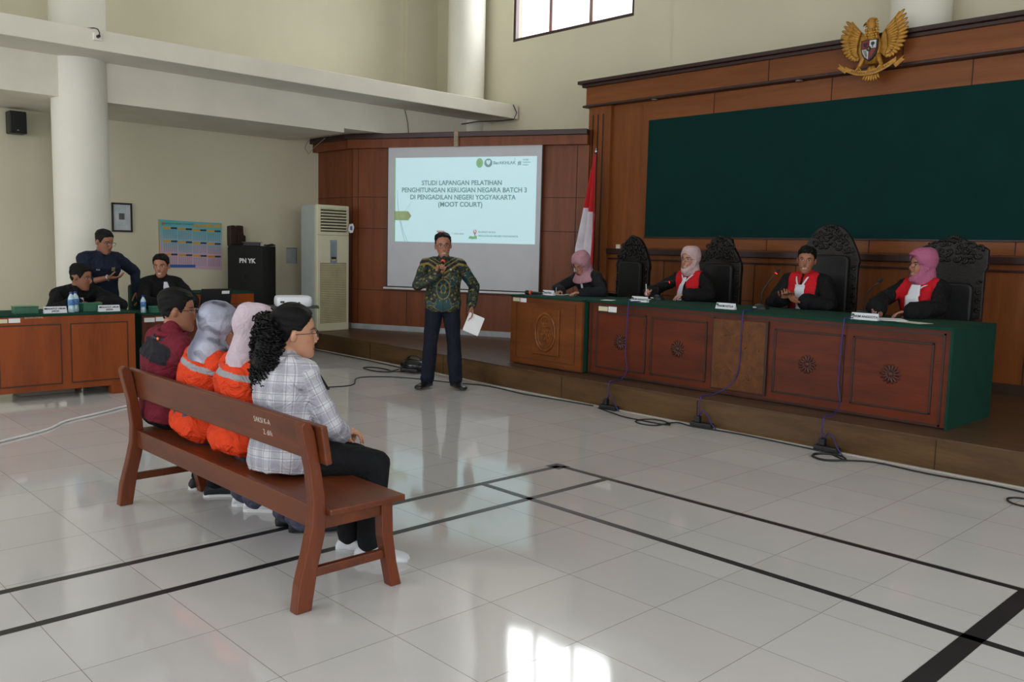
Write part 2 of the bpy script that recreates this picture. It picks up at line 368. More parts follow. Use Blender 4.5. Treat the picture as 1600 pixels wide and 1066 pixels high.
struct('baseboard_screen', sbox(MB(), 0, LEN, -.018, .0, .24, .32).bb(XL,-11.3,7.45,7.47,.24,.32), MARB, bevel=.003)
o = sbox(MB(), 1.72, 1.78, -.145, -.09, 2.93, 3.14)
struct('trim_19', o, mat('chipped cream filler', srgb(160,140,118), .9, var=.3, scale=40))
# ================================================================= FURNITURE AND THINGS
WHITE = mat('white paper', srgb(232,232,236), .7, var=.02)
INK = mat('black ink', srgb(28,28,34), .6, var=.05)
BLACK = mat('black plastic', srgb(22,23,26), .45, var=.1)
BLKC = mat('black cable rubber', srgb(26,26,30), .5, var=.1)
GREENC = mat('green table cloth', srgb(17,60,49), .92, var=.1, scale=8, bump=.15, bscale=300, spec=.2)
CREAM = mat('cream plastic', srgb(214,208,180), .5, var=.03)
# ---- projection screen
scr = thing('projection_screen', 'pull-down white projection screen hanging on the wood panelled wall, slide projected on it', 'projection screen', A)
Mw = Matrix.Translation(-A) @ Msc
def lb(mb, s0, s1, d0, d1, z0, z1): return mb.bb(s0, s1, d0, d1, z0, z1, Mw)
lb(MB(), .645,3.015,-.075,-.07,.915,2.965).build('screen_fabric', mat('screen fabric', srgb(204,204,212), .8, var=.02), scr)
lb(lb(lb(MB(), .63,.645,-.076,-.068,.90,2.965),3.015,3.03,-.076,-.068,.90,2.965),.63,3.03,-.076,-.068,.90,.915).build('black_border', BLACK, scr)
lb(MB(), .58,3.08,-.09,-.06,.868,.898).build('bottom_bar', mat('white metal bar', srgb(210,210,212), .4), scr, bevel=.006)
lb(MB(), .56,3.10,-.098,-.03,2.962,3.02).build('roller_case', mat('white metal bar', srgb(210,210,212), .4), scr)
SL0, SL1, SZ0, SZ1 = .75, 2.945, 1.575, 2.785
slide_m = mat('projected slide light', srgb(190,222,230), .8, var=.0, emit=.8)
lb(MB(), SL0, SL1, -.0775, -.0755, SZ0, SZ1).build('projected_slide', slide_m, scr)
GREY = mat('slide grey lettering', srgb(128,160,162), .8, emit=.35); GREY2 = mat('slide pale grey lettering', srgb(140,166,172), .8, emit=.3)
OLIVE = mat('slide olive', srgb(160,178,130), .8, emit=.35); LGRN = mat('slide green', srgb(140,196,150), .8, emit=.35); PINKS = mat('slide pink', srgb(200,160,165), .8, emit=.3)
def sp_(u, v): return Mw @ V((SL0+u*(SL1-SL0), -.079, SZ0+v*(SZ1-SZ0)))
def stext(name, body, u, v, size, m=GREY, sx=1.0, bold=.002, align='CENTER'):
    return text(name, body, size, m, scr, plane_m(sp_(u,v), D, (0,0,1)), .0004, align, sx, bold)
for i, (ln, u) in enumerate((('STUDI LAPANGAN PELATIHAN',.485),('PENGHITUNGAN KERUGIAN NEGARA BATCH 3',.497),('DI PENGADILAN NEGERI YOGYAKARTA',.49),('(MOOT COURT)',.48))):
    stext('slide_title', ln, u, .70-.084*i, .094, GREY, (.96,.96,.97,1.0)[i], .0022)
def sshape(name, polys, m, d=-.0782):
    mb = MB(); 
    for p in polys: mb.prism(p, lambda u,v,t: Mw @ V((SL0+u*(SL1-SL0), d-t, SZ0+v*(SZ1-SZ0))), 0, .0006)
    return mb.build(name, m, scr)
def circ(cx, cy, r, n=24, ry=None, a0=0): return [(cx+r*math.cos(2*math.pi*i/n+a0), cy+(ry or r*1.8)*math.sin(2*math.pi*i/n+a0)) for i in range(n)]
sshape('slide_arrow', [[(0,.255),(.105,.255),(.128,.31),(.105,.365),(0,.365)]], OLIVE)
sshape('slide_edge', [[(0,0),(.008,0),(.008,1),(0,1)]], LGRN)
sshape('slide_curve', [[(.02+.06*t**2+.004*0,.62-.62*t) for t in np.linspace(0,1,10)]+[(.023+.06*t**2,.62-.62*t) for t in np.linspace(1,0,10)],
                       [(.045+.055*t**1.5,.30-.30*t) for t in np.linspace(0,1,8)]+[(.048+.055*t**1.5,.30-.30*t) for t in np.linspace(1,0,8)],
                       [(.13-.07*t,.48-.16*t) for t in (0,1)]+[(.062,.32),(.132,.48)]], mat('slide pale line', srgb(150,184,180), .8, emit=.3))
sshape('slide_oval_emblem', [circ(.612,.93,.024,24,.056)], LGRN)
sshape('slide_oval_emblem', [circ(.612,.93,.009,16,.022)], OLIVE, -.079)
sshape('slide_round_emblem', [circ(.672,.93,.028,28,.050)], GREY2)
sshape('slide_round_emblem', [[(.657,.955),(.667,.962),(.672,.95),(.677,.962),(.687,.955),(.684,.925),(.672,.905),(.660,.925)]], slide_m, -.079)
stext('slide_logo_word', 'BerAKHLAK', .782, .928, .062, GREY2, 1.02, .0012)
stext('slide_logo_hash', '#', .884, .925, .085, GREY, 1.0, .002)
for k, w_ in enumerate(('bangga', 'melayani', 'bangsa')): stext('slide_logo_words', w_, .905, .965-.03*k, .03, GREY2, 1.1, .0003, 'LEFT')
stext('slide_logo_mark', ')', .853, .975, .04, GREY2, 1, .001)
sshape('slide_date_tab', [[(.315,.115),(.372,.115),(.372,.14),(.315,.14)]], PINKS)
stext('slide_date', '11 JUNI 2025', .465, .105, .03, GREY2, 1.2, .0004)
sshape('slide_map', [[(.54,.055),(.555,.085),(.575,.075),(.60,.09),(.605,.05),(.57,.045)]], LGRN)
sshape('slide_pin', [circ(.588,.135,.013,18,.024), [(.578,.12),(.588,.075),(.598,.12)]], PINKS, -.0786)
sshape('slide_pin', [circ(.588,.137,.005,12,.010)], slide_m, -.0795)
stext('slide_place', 'RUANG AULA', .612, .13, .034, GREY, 1.25, .0006, 'LEFT')
stext('slide_place', 'PENGADILAN NEGERI YOGYAKARTA', .612, .085, .032, GREY, 1.13, .0006, 'LEFT')
# ---- standing air conditioner
AC = thing('air_conditioner', 'tall cream floor-standing air conditioner on the dais beside the screen', 'air conditioner', (-11.13,6.98,.24), R(7))
ACM = mat('cream enamel', srgb(216,211,184), .45, var=.03); ACS = mat('grey white enamel', srgb(176,182,180), .5, var=.04)
MB().bb(-.34,-.02,-.29,.29,0,1.83).build('body', ACS, AC, bevel=.012)
MB().bb(-.02,.045,-.295,.295,0,1.835).build('front_panel', ACM, AC, bevel=.014)
MB().bb(.043,.050,-.235,.235,1.45,1.79).build('vent_shade_plate', mat('painted vent shade', srgb(60,56,44), .8), AC)  # flat dark plate, its colour stands for the shade behind the louvres
mb = MB()
for i in range(8): z = 1.475+i*.043; mb.box((.056,0,z), (.02,.47,.016), Euler((0,R(-25),0)).to_matrix())
mb.build('louvre', CREAM, AC)
mb = MB()
for i in range(34): z = .13+i*.0255; mb.bb(.043,.053,-.235,.235,z,z+.013)
mb.build('intake_grille', mat('yellowed grille', srgb(196,188,150), .6), AC)
MB().bb(.0455,.0475,-.242,.242,.12,1.0).build('grille_shade_sheet', mat('painted grille shade', srgb(150,142,110), .8), AC)  # darker sheet, shade between the slats put into the colour
MB().bb(.044,.047,-.295,.295,1.40,1.404).build('panel_joint', SEAM, AC)
MB().bb(.045,.052,-.06,.06,1.06,1.33).bb(.045,.052,-.06,.06,.97,1.055).build('control_strip', mat('silver strip', srgb(150,158,168), .3, metal=.6), AC)
MB().bb(.05,.055,-.045,.045,1.055,1.085).build('display', BLACK, AC)
MB().bb(.05,.0545,-.03,.03,1.03,1.05).build('energy_label', mat('yellow label', srgb(220,190,60), .6), AC)
MB().bb(.052,.0532,-.03,.03,1.308,1.316).build('maker_mark', GREY, AC)
tg = thing('paper_tag', 'crumpled white and blue paper tag stuck on the corner of the air conditioner grille', 'tag', (-11.06,7.27,1.75), R(7))
MB().prism([(-.05,-.03),(-.03,.06),(.03,.07),(.055,.02),(.03,-.06),(-.02,-.07)], lambda u,v,t: V((t+.004*math.sin(40*u),u,v)), 0, .004).build('paper', WHITE, tg)
MB().prism([(-.025,-.02),(-.02,.03),(.015,.035),(.02,-.03)], lambda u,v,t: V((t,u,v)), .0055, .0075).build('blue_print', mat('blue ink', srgb(90,110,165), .6), tg)
# ---- floor loudspeaker
pa = thing('loudspeaker', 'big black floor loudspeaker cabinet against the left wall, white letters near its top', 'loudspeaker', (-11.62,5.98,0), R(-48))
MB().bb(-.27,.27,-.25,.25,0,1.46).build('cabinet', mat('black carpeted cabinet', srgb(20,22,22), .8, var=.2, scale=60, bump=.2, bscale=400), pa, bevel=.012)
MB().bb(-.25,.25,-.262,-.25,.03,1.43).build('front_grille', mat('black metal grille', srgb(15,16,17), .5, bump=.4, bscale=300), pa, bevel=.004)
text('white_lettering', 'PN YK', .085, WHITE, pa, plane_m((.272,.03,1.25),(0,1,0),(0,0,1)), .0006, 'CENTER', .95, .004)
MB().bb(.268,.272,-.06,.07,.93,1.10).build('handle_shade_patch', mat('painted handle shade', srgb(8,8,8), .7), pa)  # flat near-black patch painted as the shade of a hollow grip
MB().tube([(.275,-.03,.96),(.285,0,1.06),(.275,.04,.96)], .008).build('handle', BLACK, pa)
mixr = thing('receiver_box', 'slim black receiver box lying on top of the black floor loudspeaker', 'audio receiver', (-11.62,5.98,1.46), R(-30))
MB().bb(-.16,.16,-.11,.11,.0,.045).build('case', BLACK, mixr, bevel=.006)
MB().bb(-.14,.14,-.13,.13,.045,.055).build('lid', mat('grey lid', srgb(70,72,76), .5), mixr)
tag(MB().tube([(-11.48,6.12,1.47),(-11.45,6.2,1.49),(-11.5,6.27,1.475),(-11.56,6.2,1.47),(-11.53,6.12,1.475)], .01).build('coiled_cable', BLKC, smooth=True), 'short black cable curled on top of the floor loudspeaker', 'cable')
# ---- things on the left wall
XW = XL+.001
fr = thing('framed_notice', 'black framed white notice with a small dark square on the wall by the column', 'framed notice', (XW,4.425,1.805))
def yz(mb, y0, y1, z0, z1, x0, x1): return mb.bb(x0, x1, y0, y1, z0, z1)
mb = MB(); [yz(mb,*q,0,.022) for q in ((-.135,.135,.172,.195),(-.135,.135,-.195,-.172),(-.135,-.113,-.172,.172),(.113,.135,-.172,.172))]; mb.build('frame', mat('black frame', srgb(24,24,26), .4), fr)
yz(MB(),-.113,.113,-.172,.172,0,.008).build('sheet', mat('notice paper', srgb(196,200,204), .5), fr)
yz(MB(),-.04,.035,-.03,.055,.008,.0095).build('printed_square', mat('dark grey print', srgb(92,92,98), .6), fr)
mb = MB(); [yz(mb,-.07+.01*(k%2),.07-.01*(k%2),z,z+.006,.008,.0095) for k, z in enumerate((.13,.11,.085,-.07,-.09,-.11))]; mb.build('printed_lines', GREY2, fr)
ps = thing('wall_calendar', 'blue and pink year calendar poster with twelve month blocks on the left wall', 'calendar', (XW,5.38,1.455))
NTc = NT('poster print'); tc = NTc.n('ShaderNodeTexCoord'); spx = NTc.n('ShaderNodeSeparateXYZ'); NTc.l(tc.outputs['Object'], spx.inputs[0])
n5 = NTc.n('ShaderNodeTexNoise', i_Scale=3.0); NTc.l(tc.outputs['Object'], n5.inputs['Vector'])
f5 = NTc.math('ADD', NTc.math('MULTIPLY', spx.outputs[2], 1.5), NTc.math('MULTIPLY', n5.outputs['Fac'], .55))
cr5 = NTc.n('ShaderNodeValToRGB'); NTc.l(f5, cr5.inputs[0]); e = cr5.color_ramp.elements
e[0].position = 0.0; e[0].color = srgb(214,176,196); e[1].position = .75; e[1].color = srgb(96,186,192); e2 = e.new(.38); e2.color = srgb(150,186,204)
NTc.l(cr5.outputs[0], NTc.b.inputs['Base Color']); NTc.b.inputs['Roughness'].default_value = .35
MB().prism([(-.465,.345),(0,.33),(.465,.325),(.46,-.36),(0,-.335),(-.465,-.33)], lambda u,v,t: V((t,u,v)), 0, .006).build('poster_sheet', NTc.m, ps)
YEL = mat('orange yellow print', srgb(222,160,40), .5); DKB = mat('navy print', srgb(32,62,84), .5)
for i in range(4):
    for j in range(3):
        mb = MB(); mb2 = MB(); mb3 = MB()
        y0 = -.40+i*.215; z0 = .215-j*.185-.008*i
        mb.bb(.006,.0075,y0,y0+.11,z0,z0+.026); mb2.bb(.006,.0075,y0+.11,y0+.20,z0,z0+.026)
        for k in range(6):
            for q in range(7): mb3.bb(.006,.0072,y0+.008+q*.028,y0+.020+q*.028,z0-.028-k*.020,z0-.019-k*.020)
        mb.build('month_heading', YEL, ps); mb2.build('month_heading_end', DKB, ps); mb3.build('date_grid', mat('blue grey print', srgb(98,128,146), .5), ps)
text('poster_title', 'KALENDER 2025', .058, YEL, ps, plane_m((.007,.25,.275),(0,1,0),(0,0,1)), .0005, 'CENTER', 1.0, .003)
mb = MB().prism([(-.40+.02*math.cos(t),.285+.022*math.sin(t)) for t in np.linspace(0,6.0,14)], lambda u,v,t: V((t,u,v)), .006, .008); mb.build('round_emblem', mat('orange print', srgb(190,110,60), .5), ps)
text('poster_heading', 'PENGADILAN NEGERI YOGYAKARTA', .028, DKB, ps, plane_m((.007,-.17,.29),(0,1,0),(0,0,1)), .0004)
MB().bb(.006,.0075,-.40,.06,-.325,-.285).build('blue_footer', mat('blue print', srgb(50,100,175), .5), ps)
MB().bb(.006,.0075,-.463,-.448,-.325,.335).build('orange_edge', YEL, ps)
wb = thing('wooden_wall_box', 'small dark carved wooden box hung on the left wall next to the calendar', 'wall box', (XW,6.05,1.60))
DWD = wood('dark carved wood', srgb(62,34,28), srgb(40,22,18), .5)
MB().prism([(-.125,.14),(-.05,.155),(-.03,.125),(.01,.155),(.085,.15),(.09,.02),(.125,.0),(.12,-.13),(.02,-.15),(-.02,-.155),(-.125,-.15)], lambda u,v,t: V((t,u,v)), 0, .11).build('case', DWD, wb, bevel=.012)
MB().bb(.11,.118,-.10,-.02,-.12,.10).bb(.11,.118,.0,.085,-.11,.05).build('front_relief', mat('darker relief wood', srgb(38,20,17), .5), wb, bevel=.004)
sk = thing('wall_speaker', 'small black wall speaker mounted high up left of the round column', 'wall speaker', (XW,3.145,2.905))
MB().bb(0.03,.22,-.095,.095,-.135,.135).build('cabinet', BLACK, sk, bevel=.012)
MB().bb(0,.03,-.03,.03,-.03,.03).build('bracket', BLACK, sk)
MB().bb(.22,.226,-.085,.085,-.12,.12).build('grille', mat('black speaker mesh', srgb(14,15,17), .6, bump=.4, bscale=300), sk)
MB().bb(.226,.229,-.018,.002,-.10,-.092).build('badge', mat('silver badge', srgb(200,200,200), .3, metal=.6), sk)
ss = thing('wall_socket', 'white wall socket with a black plug high on the ledge above the column', 'socket', (-10.1,3.42,3.665))
MB().bb(.001,.028,-.045,.045,-.04,.04).build('socket_box', mat('old white plastic', srgb(232,226,214), .5), ss, bevel=.005)
MB().cyl((.028,0,.0),(.075,0,0),.018,.014).build('plug', BLACK, ss)
MB().tube([(.07,0,0),(.085,.0,.03),(.06,-.01,.07),(.02,-.03,.085),(-.02,-.06,.084),(-.06,-.09,.084)], .006).build('plug_cord', BLKC, ss, smooth=True)
pp = thing('paper_notice', 'small pale notice sheet taped on the wall behind the floor loudspeaker', 'notice', (XW,6.99,1.32))
yz(MB(),-.09,.09,-.125,.12,0,.004).build('sheet', mat('pale notice', srgb(172,180,184), .6), pp)
mb = MB(); [yz(mb,*q,.004,.006) for q in ((-.09,.09,.108,.12),(.08,.09,-.125,.108))]; mb.build('green_edge', mat('green edge', srgb(86,120,110), .6), pp)
wire = MB().tube([(-10.752,8.00,3.53),(-10.75,8.03,3.44),(-10.753,8.06,3.34),(-10.75,8.07,3.24),(-10.753,8.08,3.14)], .005)
tag(wire.build('hanging_wire', BLKC, smooth=True), 'thin dark wire hanging down the gallery beam', 'wire')
tag(MB().tube([(-10.09,9.60,3.74),(-10.07,9.66,3.62),(-10.09,9.62,3.52),(-10.3,9.5,3.50),(-10.6,9.3,3.49),(-10.74,9.1,3.44)], .008).build('hanging_wire', BLKC, smooth=True), 'black wire looping under the end of the gallery ledge', 'wire')
tag(MB().tube([(-12.2,7.24,3.11),(-12.25,7.2,2.99),(-12.22,7.25,2.9),(-12.1,7.28,3.0),(-11.8,7.29,3.12)], .005).build('hanging_wire', mat('grey wire', srgb(150,140,130), .6), smooth=True), 'thin pale wire hooked round the left end of the cornice', 'wire')
# ---- left desks
DESK = wood('orange desk veneer', srgb(150,72,24), srgb(124,55,17), .4, (5,5,.7), 1.1, .08)
DESKD = mat('desk groove', srgb(70,34,18), .5)
def panel_desk(name, label, loc, w, h, d, panels, mt, cloth=GREENC, rz=0, legs=True):
    """front faces +X in its own space; y runs 0..w"""
    t = thing(name, label, 'desk', loc, rz)
    z0 = .085 if legs else .0
    MB().bb(-.03,0,0,w,z0,h-.022).build('front_board', mt, t)
    for a_, b_ in ((w-.03,w),(0,.03)): MB().bb(-d,-.03,a_,b_,z0,h-.022).build('side_board', cloth, t)
    MB().bb(-d,.006,-.004,w+.006,h-.022,h).build('green_top', cloth, t, bevel=.004)
    for y0, y1, q0, q1 in panels:
        MB().bb(0,.010,y0,y1,q0,q1).build('front_panel', mt, t, bevel=.006)
        mb = MB(); e_ = .012; [mb.bb(0,.004,*q) for q in ((y0-e_,y1+e_,q1,q1+e_),(y0-e_,y1+e_,q0-e_,q0),(y0-e_,y0,q0,q1),(y1,y1+e_,q0,q1))]; mb.build('panel_moulding', DESKD, t)
    if legs:
        for y in (.13,w-.24):
            MB().bb(-.10,.012,y,y+.14,0,z0).build('foot', mt, t, bevel=.004)
        for a_ in (.05,w-.12): MB().bb(-d+.02,-d+.06,a_,a_+.07,0,z0).build('back_foot', mt, t)
    return t
d1 = panel_desk('office_desk', 'orange brown panelled desk at the left edge with a green top and two name cards', (-8.83,1.28,0), 2.0, .805, .62, [(.10,.62,.15,.70),(.80,1.31,.15,.70),(1.41,1.92,.15,.70)], DESK)
MB().bb(.001,.003,.88,.975,.735,.775).build('white_sticker', WHITE, d1); MB().bb(.001,.003,.80,.87,.735,.77).build('cream_sticker', CREAM, d1)
text('scratched_writing', 'BAHAN UTAMA', .022, mat('chalk', srgb(210,190,170), .8), d1, plane_m((.0015,1.09,.775),(0,1,0),(0,0,1)), .0003)
d2 = panel_desk('office_desk', 'darker brown desk behind the man in maroon, stickers on its front and green sides', (-9.22,3.50,0), 1.62, .745, .60, [(.08,.75,.13,.60),(.86,1.54,.13,.60)], wood('brown desk veneer', srgb(104,52,30), srgb(80,38,22), .35, (5,5,.7), 1.1, .2))
MB().bb(.001,.003,.02,.13,.655,.70).build('white_sticker', WHITE, d2); MB().bb(.001,.003,.14,.24,.66,.705).build('white_sticker', WHITE, d2)
text('scratched_writing', 'PENASEHAT', .03, mat('chalk', srgb(210,190,170), .8), d2, plane_m((.0015,1.16,.69),(0,1,0),(0,0,1)), .0003)
d3 = panel_desk('office_desk', 'orange desk by the left wall behind the open black laptop', (-10.75,4.55,0), 1.0, .86, .6, [(.08,.46,.2,.7),(.54,.92,.2,.7)], DESK)
# two-line tent card
CARD = mat('glossy white card', srgb(224,228,236), .3, var=.02)
def name_card(label, loc, rz, lines, w=.2, h=.062, group=None):
    t = thing('name_card', label, 'name card', loc, rz, group)
    MB().prism([(0,0),(.045,0),(.023,h)], lambda u,v,t_: V((t_,-.023+u,v)), -w/2, w/2).build('card', CARD, t)
    tilt = V((0,.0225,h)).normalized()
    for (body, sz, dz) in lines:
        text('card_lettering', body, sz, INK, t, plane_m(V((0,-.0235,0))+tilt*dz+V((0,-.0008,.0003)),(1,0,0),tilt), .0004, 'CENTER', 1.0, .0006)
    MB().box((-w/2+.015,-.0105-.0012,h*.60+.006),(.02,.001,.014), Euler((R(-20),0,0)).to_matrix()).build('card_emblem', mat('dark green ink', srgb(40,56,48), .6), t)
    return t
name_card('white name card of the prosecutor left of the water bottles', (-8.93,2.58,.805), R(90), [('PENUNTUT UMUM',.021,.044),('JAKSA',.024,.02)])
name_card('white name card of the prosecutor right of the green tissue box', (-8.93,3.07,.805), R(90), [('PENUNTUT UMUM',.021,.044),('JAKSA',.024,.02)])
def bottle(label, loc, s=1.0):
    t = thing('water_bottle', label, 'water bottle', loc, 0, 'water bottles on the left desks')
    pr = [(.001,0),(.028,0),(.031,.012),(.030,.05),(.027,.06),(.031,.072),(.031,.125),(.029,.14),(.022,.16),(.013,.175),(.013,.182)]
    MB().lathe([(r*s, z*s) for r, z in pr]).build('bottle_body', mat('clear blue plastic', srgb(178,206,222), .12, var=.05, spec=.8), t, smooth='auto')
    MB().lathe([(.0315*s,.07*s),(.0317*s,.071*s),(.0317*s,.127*s),(.0315*s,.128*s)]).build('bottle_label', mat('blue white label', srgb(70,120,176), .4, var=.7, scale=60), t, smooth='auto')
    MB().lathe([(.0145*s,.182*s),(.0145*s,.198*s),(.013*s,.20*s)], n=16).build('bottle_cap', mat('blue cap', srgb(30,60,140), .4), t, smooth='auto')
bottle('water bottle nearest the left name card on the orange desk', (-8.96,2.735,.805), .97)
bottle('water bottle standing right behind another, beside the green box', (-9.03,2.795,.805), .97)
bottle('water bottle in front of the seated smiling prosecutor', (-9.38,3.575,.745), .9)
bottle('water bottle half hidden behind the head of the man in maroon', (-9.27,3.82,.745), .95)
GBX = mat('green glossy box', srgb(38,98,74), .35, var=.08)
def tissue(label, loc, rz=0, s=(.12,.22,.075), h=None):
    t = thing('tissue_box', label, 'box', loc, rz, 'green boxes on the left desks')
    MB().bb(-s[0]/2,s[0]/2,-s[1]/2,s[1]/2,0,s[2]).build('box', GBX, t, bevel=.004)
    MB().bb(-s[0]/2-.004,s[0]/2+.004,-s[1]/2-.004,s[1]/2+.004,s[2],s[2]+.008).build('lid', mat('lighter green lid', srgb(62,124,96), .3), t, bevel=.003)
tissue('green box at the far left end of the orange desk', (-8.99,2.34,.805), 0, (.12,.20,.062))
tissue('green box between the water bottles and the right name card', (-9.02,2.93,.805), 0, (.12,.17,.075))
tissue('green box near the edge of the darker desk', (-9.31,3.695,.745), 0, (.10,.15,.062))
lp = thing('laptop', 'open black laptop seen from behind, white sticker on its lid', 'laptop', (-9.42,4.39,.745), R(90))
MB().bb(-.18,.18,0,.24,0,.018).build('keyboard_base', BLACK, lp, bevel=.004)
MB().bb(-.18,.18,0,.008,0,.235, Matrix.Translation((0,.0,.012)) @ Matrix.Rotation(R(14),4,'X')).build('lid', BLACK, lp, bevel=.003)
MB().bb(.06,.15,-.0015,0,.175,.21, Matrix.Translation((0,.0,.012)) @ Matrix.Rotation(R(14),4,'X')).build('lid_sticker', WHITE, lp)
for c_ in lp.children: c_.matrix_local = Matrix.Identity(4)
cl = thing('open_book', 'open dark folder lying flat on the desk beside the black laptop', 'folder', (-9.42,4.08,.745), R(80))
MB().bb(-.10,.10,-.12,.12,0,.02).build('cover', mat('dark green cover', srgb(36,60,52), .6), cl, bevel=.003); MB().bb(-.09,.09,-.11,.11,.02,.026).build('pages', mat('page', srgb(150,150,140), .7), cl)
def office_chair(label, loc, rz, m, top=1.0):
    t = thing('office_chair', label, 'chair', loc, rz)
    MB().bb(-.24,.24,-.22,.22,.40,.48).build('seat', m, t, bevel=.03)
    MB().bb(-.24,.24,-.27,-.21,.50,top).build('backrest', m, t, bevel=.03)
    for sx in (-1,1):
        for sy in (-1,1): MB().cyl((sx*.2,sy*.19,.0),(sx*.19,sy*.18,.41),.014).build('leg', BLACK, t, smooth='auto')
        MB().cyl((sx*.18,-.22,.42),(sx*.18,-.25,.55),.012).build('back_bracket', BLACK, t, smooth='auto')
    return t
GCH = mat('green chair vinyl', srgb(20,70,48), .5, var=.1)
office_chair('green padded chair of the smiling seated prosecutor', (-10.02,3.98,0), R(-90), GCH)
office_chair('green padded chair of the seated prosecutor who leans on the desk', (-9.86,2.98,0), R(-90), GCH, .76)
# box pushed under the desk and dark things under it
uc = thing('storage_crate', 'pale grey crate lying under the orange desk', 'crate', (-9.25,2.55,0), 0)
MB().bb(-.12,.12,-.25,.25,.0,.07).build('crate_body', mat('pale crate', srgb(150,146,134), .6), uc, bevel=.01); MB().bb(-.13,.13,-.26,.26,.07,.08).build('crate_rim', mat('pale crate rim', srgb(170,166,150), .6), uc)
# ---- projector on its tripod
PJ = V((-7.75,4.42,0)); prz = math.atan2(PJ.y, PJ.x)+R(90)
tp = thing('tripod_stand', 'black tripod stand with a flat shelf carrying the projector', 'tripod stand', (PJ.x-.0,PJ.y,0), prz-R(180))
MB().bb(-.25,.25,-.17,.17,.882,.892).build('shelf', BLACK, tp, bevel=.003)
MB().cyl((0,0,.35),(0,0,.885),.016).build('pole', BLACK, tp, smooth='auto')
foot_w = V((-7.83,4.87,0))
Mi = Matrix.Rotation(-(prz-R(180)),4,'Z') @ Matrix.Translation(-PJ)
f0 = Mi @ foot_w; a0 = math.atan2(f0.y, f0.x); rad = math.hypot(f0.x, f0.y)
for k in range(3):
    a = a0+k*R(120); fp = V((rad*math.cos(a), rad*math.sin(a), .012))
    leg = MB().cyl((.03*math.cos(a),.03*math.sin(a),.60), fp, .013, .012).build('leg', BLACK, tp, smooth='auto')
    MB().cyl((0,0,.40), V((0,0,.60)).lerp(fp,.45), .006).build('brace', BLACK, tp, smooth='auto')
    MB().ell(fp, .02,.02,.012).build('rubber_foot', BLKC, leg, smooth=True)
pj = thing('projector', 'white projector standing on the black tripod shelf', 'projector', (PJ.x,PJ.y,.892), prz-R(180)+R(8))
PW = mat('white projector plastic', srgb(222,224,232), .4, var=.02)
MB().rings([MB().ring((0,0,z),(1,0,0),(0,1,0),a,b,40,6) for z,a,b in ((.004,.165,.125),(.02,.175,.135),(.07,.175,.135),(.095,.168,.127),(.105,.15,.11))]).build('case', PW, pj, smooth='auto')
for sx in (-1,1):
    for sy in (-1,1): MB().cyl((sx*.13,sy*.09,0),(sx*.13,sy*.09,.006),.012).build('foot', BLACK, pj)
for bx in (-.13,-.11): pass
MB().bb(-.06,.01,-.1372,-.134,.03,.052).build('blue_port', mat('blue port', srgb(60,90,180), .5), pj)
MB().bb(-.14,-.10,-.1372,-.134,.04,.06).bb(.03,.05,-.1372,-.134,.03,.05).bb(-.09,-.07,-.1372,-.134,.03,.045).build('socket', BLACK, pj)
MB().cyl((.09,.134,.055),(.09,.155,.055),.038,.034).build('lens', BLACK, pj, smooth='auto')
for o_ in [pj]: pass
# ---- registrar's table
REG = wood('light carved wood', srgb(126,70,30), srgb(100,52,21), .4, (.8,5,5), 1.3, .08)
RCAR = wood('carved ornament wood', srgb(138,84,40), srgb(92,50,23), .4, (4,4,4), 2.5, .2)
rt = thing('carved_table', 'light brown registrar table with a carved oval medallion and green top', 'table', (-7.02,6.72,.24))
w_ = 1.06
MB().bb(0,w_,0,.03,.01,.745).build('front_board', REG, rt)
MB().bb(0,.03,.03,.80,.01,.745).build('side_board', GREENC, rt); MB().bb(w_-.03,w_,.03,.80,.01,.745).build('side_board', GREENC, rt)
MB().bb(-.01,w_-.008,-.012,.86,.745,.765).build('green_top', GREENC, rt, bevel=.004)
mb = MB(); [mb.bb(a,b,-.006,0,c,d) for a,b,c,d in ((.09,.97,.70,.708),(.09,.97,.075,.083),(.09,.098,.083,.70),(.962,.97,.083,.70))]; mb.build('inlay_line', mat('inlay line', srgb(88,46,24), .5), rt)
MB().bb(.36,.75,-.018,0,.14,.64).build('raised_panel', REG, rt, bevel=.008)
mb = MB(); mb.tube([(.555+.145*math.cos(a),-.022,.39+.2*math.sin(a)) for a in np.linspace(0,2*math.pi,40,endpoint=False)], .014, 8, True); mb.tube([(.555+.115*math.cos(a),-.02,.39+.165*math.sin(a)) for a in np.linspace(0,2*math.pi,40,endpoint=False)], .007, 6, True)
mb.build('medallion_rim', RCAR, rt, smooth=True)
mb = MB(); rnd = random.Random(3)
for k in range(16):
    a = k*2.4; r_ = .02+.0055*k; cx, cz = .555+r_*math.cos(a)*.75, .39+r_*1.35*math.sin(a)
    mb.tube([(cx+.026*(1-t*.6)*math.cos(a+t*4.5),-.021,cz+.026*(1-t*.6)*math.sin(a+t*4.5)) for t in np.linspace(0,1,9)], [.008*(1-.6*t) for t in np.linspace(0,1,9)], 6)
mb.build('medallion_carving', RCAR, rt, smooth=True)
MB().bb(.035,.14,-.0075,-.006,.695,.735).build('cream_sticker', CREAM, rt); MB().bb(.15,.245,-.0075,-.006,.69,.735).build('white_sticker', WHITE, rt)
MB().bb(.0,w_,-.004,0,.01,.02).build('lower_edge', DESKD, rt)
